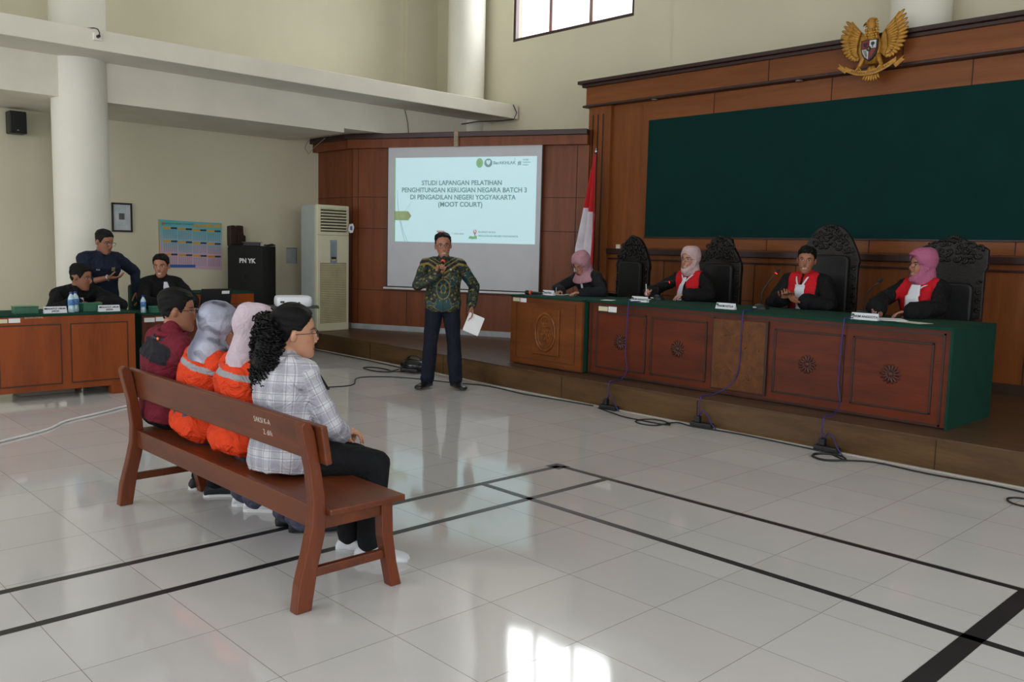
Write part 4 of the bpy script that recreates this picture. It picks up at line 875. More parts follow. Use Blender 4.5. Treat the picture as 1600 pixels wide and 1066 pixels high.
# ================================================================= PEOPLE
HEADP = [(0.000,.088,.040,.022),(.012,.097,.012,.036),(.035,.100,-.025,.050),(.060,.099,-.052,.058),(.085,.097,-.070,.065),(.110,.094,-.084,.070),(.140,.098,-.094,.074),(.168,.095,-.097,.075),(.195,.083,-.090,.069),(.215,.064,-.074,.057),(.228,.044,-.054,.042),(.237,.020,-.030,.022)]
def head_rings(mb, Mh, infl=0.0, sc=1.0, z0=None):
    rs = []
    for z, f, b, w in HEADP:
        cy = (f+b)/2; ry = (f-b)/2+infl; rx = w+infl; zz = z+(infl if z > .2 else (-infl if z < .01 else 0))
        rs.append([Mh @ (V((rx*math.cos(a), cy+ry*math.sin(a), zz))*sc) for a in [2*math.pi*i/28 for i in range(28)]])
    mb.rings(rs); return mb
def ik(a, t, l1, l2, pole):
    a = V(a); t = V(t); d = t-a; L = d.length
    if L > (l1+l2)*.998: t = a+d*((l1+l2)*.998/L); d = t-a; L = d.length
    c = (l1*l1+L*L-l2*l2)/(2*L); h = math.sqrt(max(l1*l1-c*c, 0)); dn = d/L
    p = V(pole)-dn*V(pole).dot(dn)
    p = p.normalized() if p.length > 1e-5 else V((0,0,-1))
    return a+dn*c+p*h, t
def fuse(mb, voxel, name, smooth=2, fac=.5):
    me = bpy.data.meshes.new('tmp'); me.from_pydata([tuple(p) for p in mb.v], [], mb.f)
    bm = bmesh.new(); bm.from_mesh(me); bmesh.ops.recalc_face_normals(bm, faces=bm.faces); bm.to_mesh(me); bm.free()
    o = bpy.data.objects.new('tmp', me); C.objects.link(o)
    rm = o.modifiers.new('r', 'REMESH'); rm.mode = 'VOXEL'; rm.voxel_size = voxel; rm.use_smooth_shade = True
    if smooth: sm = o.modifiers.new('s', 'SMOOTH'); sm.factor = fac; sm.iterations = smooth
    dg = bpy.context.evaluated_depsgraph_get(); out = bpy.data.meshes.new_from_object(o.evaluated_get(dg))
    bpy.data.objects.remove(o); bpy.data.meshes.remove(me); out.name = name
    return out
def get_co(me):
    c = np.empty(len(me.vertices)*3, dtype=np.float32); me.vertices.foreach_get('co', c); return c.reshape(-1,3).astype(float)
def get_no(me):
    c = np.empty(len(me.vertices)*3, dtype=np.float32); me.vertices.foreach_get('normal', c); return c.reshape(-1,3).astype(float)
def set_co(me, c): me.vertices.foreach_set('co', c.astype(np.float32).ravel()); me.update()
def set_col(me, col):
    at = me.color_attributes.new('Col', 'FLOAT_COLOR', 'POINT'); at.data.foreach_set('color', np.clip(col,0,1).astype(np.float32).ravel())
def wob(p, seed, freq, amp=1.0, aniso=(1,1,1)):
    """smooth pseudo noise in -1..1 from summed sines"""
    r = np.random.RandomState(seed); out = np.zeros(len(p)); q = p*np.array(aniso)
    w = q+.35/freq*np.sin(q[:, [1,2,0]]*freq*1.3+seed)
    for k in range(6):
        d = r.normal(size=3); d /= np.linalg.norm(d); out += np.sin((w @ d)*freq*r.uniform(.7,1.6)+r.uniform(0,6.28))
    return out/3.2*amp
def folds(me, seed, amp, freq=28, aniso=(1,1,.45)):
    c = get_co(me); n = get_no(me); a = wob(c, seed, freq, 1, aniso); b = wob(c, seed+9, freq*2.1, 1, aniso)
    h = (1-np.abs(a))**2-.35+.25*b
    set_co(me, c+n*(h*amp)[:,None])
def put(me, name, m, parent, smooth=True):
    me.materials.clear(); me.materials.append(m); o = bpy.data.objects.new(name, me); C.objects.link(o); o.parent = parent
    if smooth: me.polygons.foreach_set('use_smooth', [True]*len(me.polygons))
    return o
def tolocal(c, Mi): return c @ np.array(Mi.to_3x3()).T+np.array(Mi.translation)
def keep_faces(me, mask):
    bm = bmesh.new(); bm.from_mesh(me); bm.verts.ensure_lookup_table()
    bmesh.ops.delete(bm, geom=[v for v in bm.verts if not mask[v.index]], context='VERTS'); bm.to_mesh(me); bm.free(); return me
SKINM = None
def lin(c): return np.array(srgb(*c))
class Human:
    def __init__(s, label, loc, rz, pelvis, neck, head=(0,0,0), k=1.0, fem=False, waist_back=.0, hands=None, feet=None, shoulders=0.0, head_fwd=.015, fat=1.0, group=None, torso_yaw=0, headsc=1.07, seat=False):
        s.root = thing('person', label, 'person', loc, rz, group); s.k = k; s.fem = fem; s.fat = fat; s.hs = headsc*k**.3
        s.pel = V(pelvis); s.nb = V(neck); s.sp = (s.nb-s.pel).normalized()
        yw = Matrix.Rotation(torso_yaw,3,'Z'); rt = yw @ V((1,0,0)); s.rt = (rt-s.sp*rt.dot(s.sp)).normalized(); s.fw = s.sp.cross(s.rt)
        s.wb = waist_back
        hr = Matrix.Rotation(head[0],4,'Z') @ Matrix.Rotation(-head[1],4,'X') @ Matrix.Rotation(head[2],4,'Y')
        s.neck_top = s.nb+V((0,0,.058*k))+s.fw*head_fwd*2
        s.Mh = Matrix.Translation(s.neck_top) @ hr @ Matrix.Translation(V((0,-.005,-.035)))
        s.Mhi = s.Mh.inverted()
        sw = (.155 if fem else .178)*k
        s.sh = {q: s.nb+s.rt*(q*sw)-s.sp*.055*k+V((0,0,shoulders)) for q in (1,-1)}
        s.L = (.285*k, .245*k)
        s.arm = {}
        for q in (1,-1):
            h = (hands or {}).get(q)
            wr, pole, fdir, pn, curl = h['w'], h['p'], h['d'], h['n'], h.get('c', [.5]*5)
            e, w = ik(s.sh[q], wr, *s.L, pole); s.arm[q] = (s.sh[q], e, w, V(fdir).normalized(), V(pn).normalized(), curl, h.get('thumb', .5))
        s.leg = {}
        for q in (1,-1):
            f = (feet or {}).get(q); hip = s.pel+s.rt*q*.085*k-V((0,0,.01))
            kn, an = ik(hip, f['a'], .41*k, .40*k, f.get('p', (q*.15,1,.2))); s.leg[q] = (hip, kn, an, f.get('yaw', -q*.12), f.get('pitch', 0))
    # ---- primitives
    def spine(s, t):
        p = s.pel.lerp(s.nb, t); return p-s.fw*(s.wb*4*t*(1-t) if 0 < t < 1 else 0)
    def torso(s, mb, infl=0, t0=-.16, t1=1.0, flare=0, n=26):
        k = s.k
        if s.fem: prof = [(-.16,.13,.10),(-.08,.165,.118),(.02,.172,.122),(.14,.158,.108),(.30,.132,.094),(.45,.138,.10),(.60,.150,.118),(.74,.152,.115),(.86,.140,.095),(.94,.10,.07),(1.0,.06,.052)]
        else: prof = [(-.16,.12,.10),(-.08,.158,.115),(.02,.166,.118),(.14,.160,.112),(.30,.150,.108),(.45,.155,.112),(.60,.168,.12),(.74,.175,.12),(.86,.162,.102),(.94,.115,.076),(1.0,.062,.056)]
        rs = []
        for t, a, b in prof:
            if t < t0-1e-6 or t > t1+1e-6: continue
            ff = (s.fat if t < .8 else 1); x = flare*max(0, .35-t)
            c = s.spine(t)+s.fw*(b*(ff-1)*.5*k)
            rs.append(mb.ring(c, s.rt, s.fw, a*k*(1+(ff-1)*.7)+infl+x, b*k*ff+infl+x, n, 2.3))
        mb.rings(rs)
        for q in (1,-1):
            mb.cap(s.spine(.93)+s.rt*q*.02, s.sh[q]+s.sp*.0, .055*k+infl, .052*k+infl, 16)
            mb.cap(s.spine(.78)+s.rt*q*.06*k, s.sh[q]-s.sp*.02, .07*k+infl, .05*k+infl, 16)
    def neckp(s, mb, infl=0):
        hb = s.Mh @ V((0,-.015,.06)); mb.cap(s.nb-s.sp*.02, hb, .054*s.k+infl, .050*s.k+infl, 18)
    def armp(s, mb, q, infl=0, t1=1.0, flare=0, end_in=0):
        a, e, w, *_ = s.arm[q]; k = s.k*(.93 if s.fem else 1)
        mb.cap(a, e, .050*k+infl, .040*k+infl, 16)
        wr = e.lerp(w, t1); mb.cap(e, wr, .041*k+infl, (.030*k+infl+flare), 16)
    def handp(s, mb, q):
        a, e, w, d, pn, curl, th = s.arm[q]; k = s.k*(.92 if s.fem else 1)
        pn = (pn-d*pn.dot(d)).normalized(); lat = d.cross(pn).normalized()      # lateral axis
        # thumb side: for right hand (q=1) palm normal pn, fingers d -> thumb on  pn x d * q ... chosen with sign
        ts = lat*q
        mb.cap(e.lerp(w,.92), w, .029*k, .027*k, 14, .8, None)
        rs = [mb.ring(w+d*x*k, lat, pn, a_*k, b_*k, 16, 2.4) for x, a_, b_ in ((-.012,.026,.021),(.015,.031,.019),(.045,.039,.017),(.075,.041,.015),(.092,.038,.011))]
        mb.rings(rs)
        lens = [(.044,.027,.021),(.048,.031,.023),(.045,.029,.022),(.035,.022,.019)]
        for i in range(4):
            off = ts*(.030-.0205*i)*k; p = w+d*(.086-.004*abs(i-1))*k+off; ang = 0; c = curl[i+1]; spread = ts*(.10-.07*i)
            dr0 = (d+spread).normalized()
            for j, L in enumerate(lens[i]):
                ang += c*(.9,1.25,.9)[j]; dr = dr0*math.cos(ang)+pn*math.sin(ang); p2 = p+dr*L*k
                mb.cap(p, p2, (.0095-.001*j)*k, (.0087-.001*j)*k, 10); p = p2
        p = w+d*.022*k+ts*.024*k; c = curl[0]; dr = (ts*(1-.55*th)+d*.75+pn*(.25+.6*th)).normalized()
        for j, (L, r_) in enumerate(((.042,.0125),(.032,.0105),(.026,.009))):
            p2 = p+dr*L*k; mb.cap(p, p2, r_*k, (r_-.0012)*k, 10); p = p2; dr = (dr+(d*.35-ts*.5+pn*.25)*c).normalized()
    def legp(s, mb, q, infl=0, t1=1.0, flare=0, knee=0):
        hip, kn, an, *_ = s.leg[q]; k = s.k*(s.fat**.4)
        mb.cap(hip+V((0,0,0)), kn, .082*k+infl, .056*k+infl, 18); mb.cap(kn, kn.lerp(an,.35), .055*k+infl, .052*k+infl+flare*.4, 16)
        mb.cap(kn.lerp(an,.35), kn.lerp(an, t1), .052*k+infl+flare*.4, .036*k+infl+flare, 16)
    def footp(s, mb, q, infl=0, z=True):
        hip, kn, an, yaw, pit = s.leg[q]; k = s.k
        f = Matrix.Rotation(yaw,3,'Z') @ V((0,1,0)); l_ = V((f.y,-f.x,0)); up = V((0,0,1))
        f = (Matrix.Rotation(pit,3,l_) @ f); up = Matrix.Rotation(pit,3,l_) @ up
        rs = []; b = an-up*.075*k
        for x, w_, h in ((-.062,.024,.030),(-.05,.033,.05),(-.02,.036,.072),(.03,.037,.070),(.07,.042,.052),(.12,.047,.040),(.16,.045,.034),(.19,.034,.026),(.203,.016,.014)):
            hh = h*k+infl*.6; rs.append(mb.ring(b+f*(x*k+(infl if x > .1 else -infl if x < -.04 else 0))+up*(hh*.5), l_, up, w_*k+infl, hh*.55, 18, 2.6))
        mb.rings(rs)
    # ---- meshes
    def body(s, skin=(150,104,80), sculpt=None, paint=None, smile=0, brow=(30,22,20), beard=None, ears=True, voxel=.0052, lips=(128,66,60), brows=True, eyes_down=False):
        mb = MB(); head_rings(mb, s.Mh, 0, s.hs); s.torso(mb, -.008); s.neckp(mb)
        H = lambda x,y,z: s.Mh @ (V((x,y,z))*s.hs)
        mb.rings([mb.ring(H(0,y,z), s.Mh.to_3x3() @ V((1,0,0)), s.Mh.to_3x3() @ V((0,.35,.94)), a*s.hs, b*s.hs, 12) for y,z,a,b in ((.088,.135,.008,.008),(.100,.115,.010,.012),(.112,.095,.014,.013),(.117,.085,.016,.011),(.108,.076,.015,.007),(.095,.074,.008,.004))])
        if ears:
            for q in (1,-1):
                m_ = (s.Mh.to_3x3() @ Matrix.Rotation(R(-12),3,'X') @ Matrix.Rotation(R(q*22),3,'Z'))
                mb.ell(H(q*.077,-.005,.112), .008, .018, .031, m_, 12, 9); mb.cap(H(q*.066,-.0,.115), H(q*.077,-.004,.112), .012,.010,8)
        for q in (1,-1): s.armp(mb, q, -.003); s.handp(mb, q); s.legp(mb, q, -.008); s.footp(mb, q, -.004)
        me = fuse(mb, voxel, 'body', 1, .4); c = get_co(me); n = get_no(me); h = tolocal(c, s.Mhi)/s.hs
        hd = (h[:,2] > -.03)&(h[:,2] < .26)&(np.abs(h[:,0]) < .10)&(np.abs(h[:,1]) < .16)
        G = lambda x,y,z,r: np.exp(-(((np.abs(h[:,0])-x)**2+(h[:,1]-y)**2+(h[:,2]-z)**2)/(r*r)))*hd
        d = -.0085*G(.031,.095,.122,.015)+.004*G(.030,.10,.145,.013)+.004*G(0,.10,.046,.014)+.0035*G(0,.10,.012,.016)+.003*G(.042,.085,.085,.02)
        d += .0035*smile*G(.040,.09,.078,.016)-.003*G(.035,.09,.05,.010)*smile - .003*G(0,.105,.0,.006)
        d += .0045*G(.031,.088,.121,.009)
        if sculpt: d += sculpt(h, G)
        set_co(me, c+n*(d*s.hs)[:,None])
        col = np.tile(np.minimum(lin(skin)*np.array([1.12,1.14,1.16,1]),1), (len(c),1)); x, y, z = np.abs(h[:,0]), h[:,1], h[:,2]; xs = h[:,0]
        def blend(mask, cc, op=1.0):
            m_ = np.clip(mask,0,1)[:,None]*op; col[:] = col*(1-m_)+lin(cc)*m_
        sm = lambda v_, w_: np.clip(v_/w_+.5, 0, 1)
        face = hd&(y > .055)
        blend(face*np.exp(-((x-.046)**2+(z-.085)**2)/.0004), (int(skin[0]*1.03),int(skin[1]*.86),int(skin[2]*.84)), .5)
        mw = .024+.008*smile
        zl = .046+smile*.010*(x/.03)**2
        blend(face*sm(1-((x/mw)**2+((z-zl)/(.0085))**2),.5), lips)
        if smile > .5: blend(face*sm(1-((x/(mw*.72))**2+((z-zl)/.0042)**2),.5), (200,188,176))
        else: blend(face*sm(1-((x/(mw*.9))**2+((z-zl)/.0016)**2),.8), (70,34,32), .8)
        ez = .121
        if not eyes_down:
            blend(face*sm(1-(((x-.031)/.0145)**2+((z-ez)/(.0062-.0015*smile))**2),.4), (206,198,190))
            blend(face*sm(1-(((x-.031)/.0062)**2+((z-ez)/.0062)**2),.3), (22,16,14))
        blend(face*sm(1-(((x-.031)/.017)**2+((z-ez-.0055-.10*(x-.031)**0)/.0022*1.0)**2),.5) if False else face*sm(1-(((x-.031)/.0165)**2+((z-(ez+.0050))/.0020)**2),.5), (30,20,18), .85)
        if brows: blend(face*sm(1-(((x-.033)/.020)**2+((z-(.1425-.25*np.maximum(x-.036,0)))/.0045)**2),.6), brow, .9)
        blend(face*np.exp(-(((x-.008)/.004)**2+((z-.074)/.003)**2))*(y > .098), (60,32,28), .8)
        if beard: beard(blend, face, x, y, z, sm)
        if paint: paint(blend, h, c, sm)
        set_col(me, col); s.bmesh = me; s.h = h; s.hd = hd
        sk = vcol_mat('skin', .45, .08, 500, .45)
        sk.node_tree.nodes['Principled BSDF'].inputs['Subsurface Weight'].default_value = .06
        sk.node_tree.nodes['Principled BSDF'].inputs['Subsurface Radius'].default_value = (.01,.005,.003)
        return put(me, 'body', sk, s.root)
    def hair(s, line, thk=.012, col=(20,16,16), top=.010, seed=1, rough=.006, name='hair'):
        mb = MB(); head_rings(mb, s.Mh, .0, s.hs); me = fuse(mb, .0045, 'hair', 1, .4); c = get_co(me); n = get_no(me); h = tolocal(c, s.Mhi)/s.hs
        ys = [p[0] for p in line]; zs = [p[1] for p in line]; hl = np.interp(h[:,1], ys, zs)
        if len(line[0]) > 2: hl = hl+np.interp(h[:,1], ys, [p[2] for p in line])*np.exp(-(h[:,0]/.02)**2)
        m = h[:,2]-hl+wob(h,seed+20,110)*.004+wob(h,seed+21,300)*.003; t = np.clip(m/.018,0,1); t = t*t*(3-2*t)
        off = t*(thk*(.35+.65*np.clip((h[:,2]-.13)/.06,0,1))+top*np.clip((h[:,2]-.17)/.05,0,1))-(1-t)*.0015 + t*rough*(wob(h,seed,170,1,(1,.35,1))*.5+wob(h,seed+3,60)*.35)
        set_co(me, c+n*(off*s.hs)[:,None]+0); keep_faces(me, m > -.006)
        return put(me, name, mat('hair %d %d %d' % col, srgb(*col), .6, var=.3, scale=60, bump=.4, bscale=220, stretch=(1,.25,1), spec=.18), s.root)
    def hijab(s, m, nw=1.0, seed=1, drape=.0, open_w=.070, open_h=.076, zc=.104, front=True, back_len=.10, amp=.005, paintf=None, neckr=.018, peak=0, bun=0):
        mb = MB(); head_rings(mb, s.Mh, .017, s.hs); H = lambda x,y,z: s.Mh @ (V((x,y,z))*s.hs)
        mb.cap(H(0,-.015,.06), s.nb+s.sp*.0, .082*s.k*(1+(nw-1)*.6), .094*s.k*nw, 22)
        mb.ell(H(0,.045,-.005), .062,.055,.045, s.Mh.to_3x3(), 16, 9)
        if bun: mb.ell(H(0,-.10,.10), .05+bun,.04+bun,.05+bun, s.Mh.to_3x3(), 16, 9)
        if drape:
            rs = []
            for u in np.linspace(0,1,6): rs.append(mb.ring(s.nb+s.sp*(.05-u*drape)+s.fw*.01, s.rt, s.fw, .085+.09*min(1,u*1.2), .085+.045*u, 26))
            mb.rings(rs)
        if peak: mb.ell(H(0,.085,.205), .05,.035,.02, s.Mh.to_3x3(), 14, 7)
        me = fuse(mb, .0062, 'hijab', 4, .5); folds(me, seed, amp, 30, (1,1,.5)); c = get_co(me); h = tolocal(c, s.Mhi)/s.hs
        e_ = (h[:,0]/open_w)**2+((h[:,2]-zc)/open_h)**2; nn = get_no(me)
        w_ = np.clip((1.75-e_)/.6,0,1)*(h[:,1] > .03); c = c-nn*(w_*.012*s.hs)[:,None]; set_co(me, c)
        keep_faces(me, ~((e_ < 1)&(h[:,1] > .035)))
        if paintf: c = get_co(me); set_col(me, paintf(c, tolocal(c, s.Mhi)/s.hs))
        o = put(me, 'hijab', m, s.root); sd = o.modifiers.new('th','SOLIDIFY'); sd.thickness = .004; sd.offset = 1; return o
    def cuv(s, me):
        c = get_co(me); n = len(c); uv = np.zeros((n,3)); best = np.full(n, 1e9)
        def seg(a, b, off, kind, q=0, bias=0.0):
            a_ = np.array(a); b_ = np.array(b); d = b_-a_; L = np.linalg.norm(d); d /= L; r = c-a_; t = np.clip(r @ d, 0, L); dist = np.linalg.norm(r-t[:,None]*d, axis=1)+bias
            x = np.cross(d, [0,1,0.1]); x /= np.linalg.norm(x); y = np.cross(d, x); w = dist < best
            ang = np.arctan2(r @ y, r @ x); uv[w,0] = (ang[w]*.055); uv[w,1] = (off+(r @ d))[w]; uv[w,2] = kind; best[w] = dist[w]
        for q in (1,-1):
            a, e, w_, *_ = s.arm[q]; seg(a, e, 0, 2); seg(e, w_, (e-a).length, 2)
        a_ = np.array(s.pel); d = np.array(s.sp); r = c-a_; L = (s.nb-s.pel).length
        t = np.clip(r @ d, 0, L*.95); ax = np.array(s.rt); lat = r @ ax
        dist = np.linalg.norm(r-t[:,None]*d-np.clip(lat,-.10,.10)[:,None]*ax, axis=1)-.045; w = dist < best
        ang = np.arctan2(lat, -(r @ np.array(s.fw))); uv[w,0] = (ang*.155)[w]; uv[w,1] = (r @ d)[w]; uv[w,2] = 1
        at = me.attributes.new('cuv','FLOAT_VECTOR','POINT'); at.data.foreach_set('vector', uv.astype(np.float32).ravel())
    def top(s, m, infl=.020, sleeve=.97, flare=.0, t0=-.16, seed=1, amp=.006, name='shirt', paintf=None, collar=0, voxel=.0062, torso_flare=0, uv=False, extra=None, arms=True, freq=26):
        mb = MB(); s.torso(mb, infl, t0, 1.0, torso_flare)
        if arms:
            for q in (1,-1): s.armp(mb, q, infl*.8, sleeve, flare)
        if collar: mb.cap(s.nb-s.sp*.02, s.nb+s.sp*collar, .06*s.k+infl*.4, .056*s.k+infl*.3, 20)
        if extra: extra(mb, s)
        me = fuse(mb, voxel, name, 3, .5); folds(me, seed, amp, freq, (1,1,.7))
        if paintf: c = get_co(me); set_col(me, paintf(c, (c-np.array(s.pel)) @ np.array([s.rt, s.fw, s.sp]).T))
        if uv: s.cuv(me)
        return put(me, name, m, s.root)
    def trousers(s, m, infl=.014, seed=2, amp=.006, t1=.97, flare=.012, t_top=.22, name='trousers'):
        mb = MB(); s.torso(mb, infl*.7, -.16, .14)
        mb2 = MB(); mb2.v = []; 
        rs = [mb2.ring(s.spine(t), s.rt, s.fw, a*s.k+infl*.6, b*s.k*s.fat+infl*.6, 26, 2.3) for t, a, b in ((-.16,.12,.10),(-.08,.162,.118),(.02,.168,.12),(t_top,.158,.112))]
        mb2.rings(rs)
        for q in (1,-1): s.legp(mb2, q, infl, t1, flare)
        me = fuse(mb2, .0065, name, 3, .5); folds(me, seed, amp, 24, (1,1,.6)); return put(me, name, m, s.root)
    def shoe(s, q, m, sole=None, infl=.007):
        mb = MB(); s.footp(mb, q, infl); me = fuse(mb, .005, 'shoe', 2, .5); o = put(me, 'shoe', m, s.root)
        if sole:
            hip, kn, an, yaw, pit = s.leg[q]; f = Matrix.Rotation(yaw,3,'Z') @ V((0,1,0)); l_ = V((f.y,-f.x,0)); b = an-V((0,0,.075*s.k))
            if abs(pit) < .05:
                pr_ = [(-.075,.0),(-.07,.028),(-.04,.04),(.03,.042),(.10,.052),(.16,.05),(.20,.034),(.216,.0)]; poly = pr_+[(x,-w) for x, w in pr_[-2:0:-1]]
                mb = MB().prism(poly, lambda u,v,t: b+f*u*s.k+l_*v*s.k+V((0,0,t)), -.012, .012); mb.build('sole', sole, o, bevel=.004)
        return o
    def glasses(s, m, w=.026, hgt=.017, z=.119, thick=.0016, temples=True):
        mb = MB(); H = lambda x,y,z_: s.Mh @ (V((x,y,z_))*s.hs)
        for q in (1,-1):
            cx = q*.0315
            mb.tube([H(cx+w*math.copysign(abs(math.cos(a))**.7, math.cos(a)), .112-.25*abs(cx+w*math.cos(a))**1.6*8*.25, z+hgt*math.copysign(abs(math.sin(a))**.7, math.sin(a))) for a in np.linspace(0,2*math.pi,24,endpoint=False)], thick, 6, True)
            if temples: mb.tube([H(q*.0585,.103,z+.006), H(q*.077,.06,z+.006), H(q*.081,.0,z+.002), H(q*.080,-.015,z-.012)], thick, 6)
        mb.tube([H(-.007,.112,z+.003),H(0,.116,z+.006),H(.007,.112,z+.003)], thick, 6)
        return mb.build('glasses', m, s.root, smooth=True)
    def H(s, x, y, z): return s.Mh @ (V((x,y,z))*s.hs)
GLS = mat('dark glasses frame', srgb(30,24,26), .35); MTL = mat('silver metal', srgb(180,180,185), .3, metal=.8)
HAIRLINE = [(-.12,.040),(-.08,.045),(-.04,.075),(-.015,.125),(.01,.125),(.03,.10),(.045,.135),(.06,.172),(.085,.188),(.12,.19)]
def hd(w, p, d, n, c=None, thumb=.5): return dict(w=w, p=p, d=d, n=n, c=c or [.4,.35,.4,.45,.5], thumb=thumb)
def cloth(name, col, rough=.85, var=.08, **k): return mat(name, srgb(*col), rough, wr=.5, var=var, scale=k.pop('scale', 14), bump=k.pop('bump', .12), bscale=k.pop('bscale', 350), spec=.25, **k)
ROBE = cloth('black robe cloth', (15,15,18)); NAVY = cloth('navy trousers', (22,25,40)); BLKT = cloth('black trousers', (17,18,22))
def front_strip(s, name, pts, m, off=.03, thick=.004, n=10, parent=None):
    """ribbon lying on the chest: pts = (x, t, halfwidth) in torso coordinates"""
    prof = [(-.16,.10),(.14,.112),(.45,.112),(.60,.12),(.74,.12),(.86,.102),(.94,.078),(1.0,.056)]
    A_ = [(-.16,.12),(.02,.166),(.3,.15),(.6,.168),(.74,.175),(.86,.165),(.94,.13),(1.0,.075)]
    def P(x, t, o):
        b = np.interp(t, [p[0] for p in prof], [p[1] for p in prof])*s.k*(s.fat if t < .8 else 1); a = np.interp(t, [p[0] for p in A_], [p[1] for p in A_])*s.k
        c = s.spine(t)+s.fw*(b*(s.fat-1)*.5*s.k if t < .8 else 0); q = max(0, 1-(abs(x)/(a+.03))**2.3)**(1/2.3); return c+s.rt*x+s.fw*((b+off)*q+o)
    mb = MB(); L = []; k = len(pts)
    for i in range((k-1)*n+1):
        u = i/n; j = min(int(u), k-2); f = u-j; a, b = pts[j], pts[j+1]; L.append([a[r]+(b[r]-a[r])*f for r in range(3)])
    rg = []
    for x, t, w in L:
        row = [P(x+w*c_, t, thick+.002*math.cos(c_*9)) for c_ in np.linspace(-1,1,7)]; rg.append(row+[P(x+w*c_, t, -.004) for c_ in np.linspace(1,-1,7)])
    mb.rings(rg); return mb.build(name, m, parent or s.root, smooth=True)
BIB = mat('white pleated bib', srgb(214,214,226), .8, var=.04)
def robe_paint(red, lo=.0, w0=.035, w1=.115, back=True):
    r_ = lin(red); b_ = lin((15,15,18))
    def f(c, l):
        col = np.tile(b_, (len(c),1)); x, y, z = np.abs(l[:,0]), l[:,1], l[:,2]
        m = (y > .01)&(y < .19)&(x > w0-.02*np.clip((z-.30)/.15,0,1))&(x < w1+.03*np.clip(z/.4,0,1))&(z > lo)&(x < .15)
        m |= (z > .42)&(x < .12)&(x > .04); col[m] = r_; return col
    return f
RC = vcol_mat('robe cloth', .8, .12, 350, .25, 0, .5)
# ---- 1: the standing speaker
def batik(c, l):
    n = len(c); base = lin((16,34,38)); col = np.tile(base,(n,1)); x, y, z = l[:,0], l[:,1], l[:,2]; ax = np.abs(x)
    must, blk, teal, olive = lin((128,112,56)), lin((16,18,22)), lin((24,66,72)), lin((52,62,44))
    q = c.copy(); q[:,0] = np.abs(q[:,0])
    w1 = wob(q,4,62); w2 = wob(q,8,120); w3 = wob(q,15,44)
    col[(w1 > .15)&(w2 > -.2)] = olive; col[(np.abs(w1) < .06)] = lin((96,94,52)); col[(w3 > .35)] = teal; col[(np.abs(w3-.35) < .05)] = must; col[w2 > .8] = must
    md = np.sqrt((ax/.075)**2+((z-.17)/.11)**2); fr = y > .02
    for r_, cc in ((1.0,must),(.88,teal),(.62,olive),(.45,must),(.32,teal)): col[fr&(md < r_)] = cc
    col[fr&(md < .88)&(w2 > .3)] = blk
    v = z-.335-.62*ax                                             # V yoke
    v2 = np.where(ax > .16, z-.335-.62*.16+.2*(ax-.16), v)
    top = (v2 > 0); col[top] = blk; col[top&(w2 > .2)] = lin((34,66,58)); col[top&(np.abs(w1) < .10)] = olive
    for a, b, cc in ((-.012,.012,must),(.012,.030,blk),(.045,.058,must),(.085,.092,must)): col[(v2 > a)&(v2 < b)] = cc
    col[(ax < .006)&fr&(z < .34)] = lin((34,54,40)); col[z < -.085] = lin((60,100,90)); return col
sx, sy = -7.22, 5.90
P1 = Human('man in a green and gold batik shirt and glasses standing and speaking into a microphone', (sx,sy,0), R(-128), (0,0,.905), (.0,.01,1.375), (R(3),.03,R(4)), 1.0, hands={
    1: hd((.055,.225,1.225), (1,-.25,-.5), (-.10,.02,1), (-.35,.85,.0), [.5,1.15,1.15,1.15,1.15], .9),
    -1: hd((-.30,.07,.90), (-.7,-.8,0), (-.10,.25,-1), (.9,.2,0), [.3,.35,.35,.4,.45], .6)},
    feet={1: dict(a=(.155,.0,.075), yaw=-.55, p=(.2,1,0)), -1: dict(a=(-.15,.02,.075), yaw=.45, p=(-.2,1,0))}, fat=1.06)
P1.body((158,108,86), smile=1)
P1.hair([(-.12,.035,0),(-.04,.07,0),(-.012,.125,0),(.01,.128,0),(.028,.125,0),(.042,.165,0),(.06,.195,.0),(.078,.208,.0),(.12,.26,.0)], .010, (17,15,15), .006, 1)
P1.top(vcol_mat('batik cloth', .6, .05, 300, .4, 0, .5), .024, .93, .006, -.16, 3, .005, 'batik_shirt', batik, .03, .0052)
P1.trousers(NAVY, .016, 5, .006, .98, .020)
for q in (1,-1): P1.shoe(q, mat('black shoe leather', srgb(20,20,22), .3), None)
P1.glasses(mat('brown glasses frame', srgb(90,50,50), .35))
MB().ell(P1.spine(.80)+P1.fw*.147-P1.rt*.075, .012,.006,.012).build('lapel_pin', mat('silver pin', srgb(200,205,190), .3, metal=.7), P1.root, smooth=True)
MB().tube([P1.nb+Matrix.Rotation(a,3,P1.sp) @ (P1.fw*.076)+P1.sp*(.004+.024*(1-abs(a)/3.2)) for a in np.linspace(.25,2*math.pi-.25,22)], .014, 8).build('collar', mat('batik collar', srgb(34,50,44), .7, var=.6, scale=60), P1.root, smooth=True)
rzm = Matrix.Translation((sx,sy,0)) @ Matrix.Rotation(R(-128),4,'Z')
a, e, w, d, pn, cu, th = P1.arm[1]
mouth = P1.H(0,.130,.010); mdir = (w+d*.07+pn*.035-mouth).normalized()
mc = thing('handheld_microphone', 'black microphone with an orange band held by the standing man', 'microphone', rzm @ mouth, R(-128))
def ml(t): return mdir*t
MB().ell(ml(.015),.026,.026,.030).build('grille', mat('dark metal mesh', (0,0,0,1)), mc, smooth=True)
MB().cyl(ml(.035), ml(.22), .018, .013).build('handle', BLACK, mc, smooth='auto'); MB().cyl(ml(.045), ml(.066), .0235).build('orange_band', ORG, mc, bevel=.003)
a, e, w, d, pn, cu, th = P1.arm[-1]; pc = rzm @ (w+d*.13+pn*.012)
pm = Matrix.Rotation(R(-128),4,'Z') @ Matrix.Rotation(R(-22),4,'Y') @ Matrix.Rotation(R(12),4,'X')
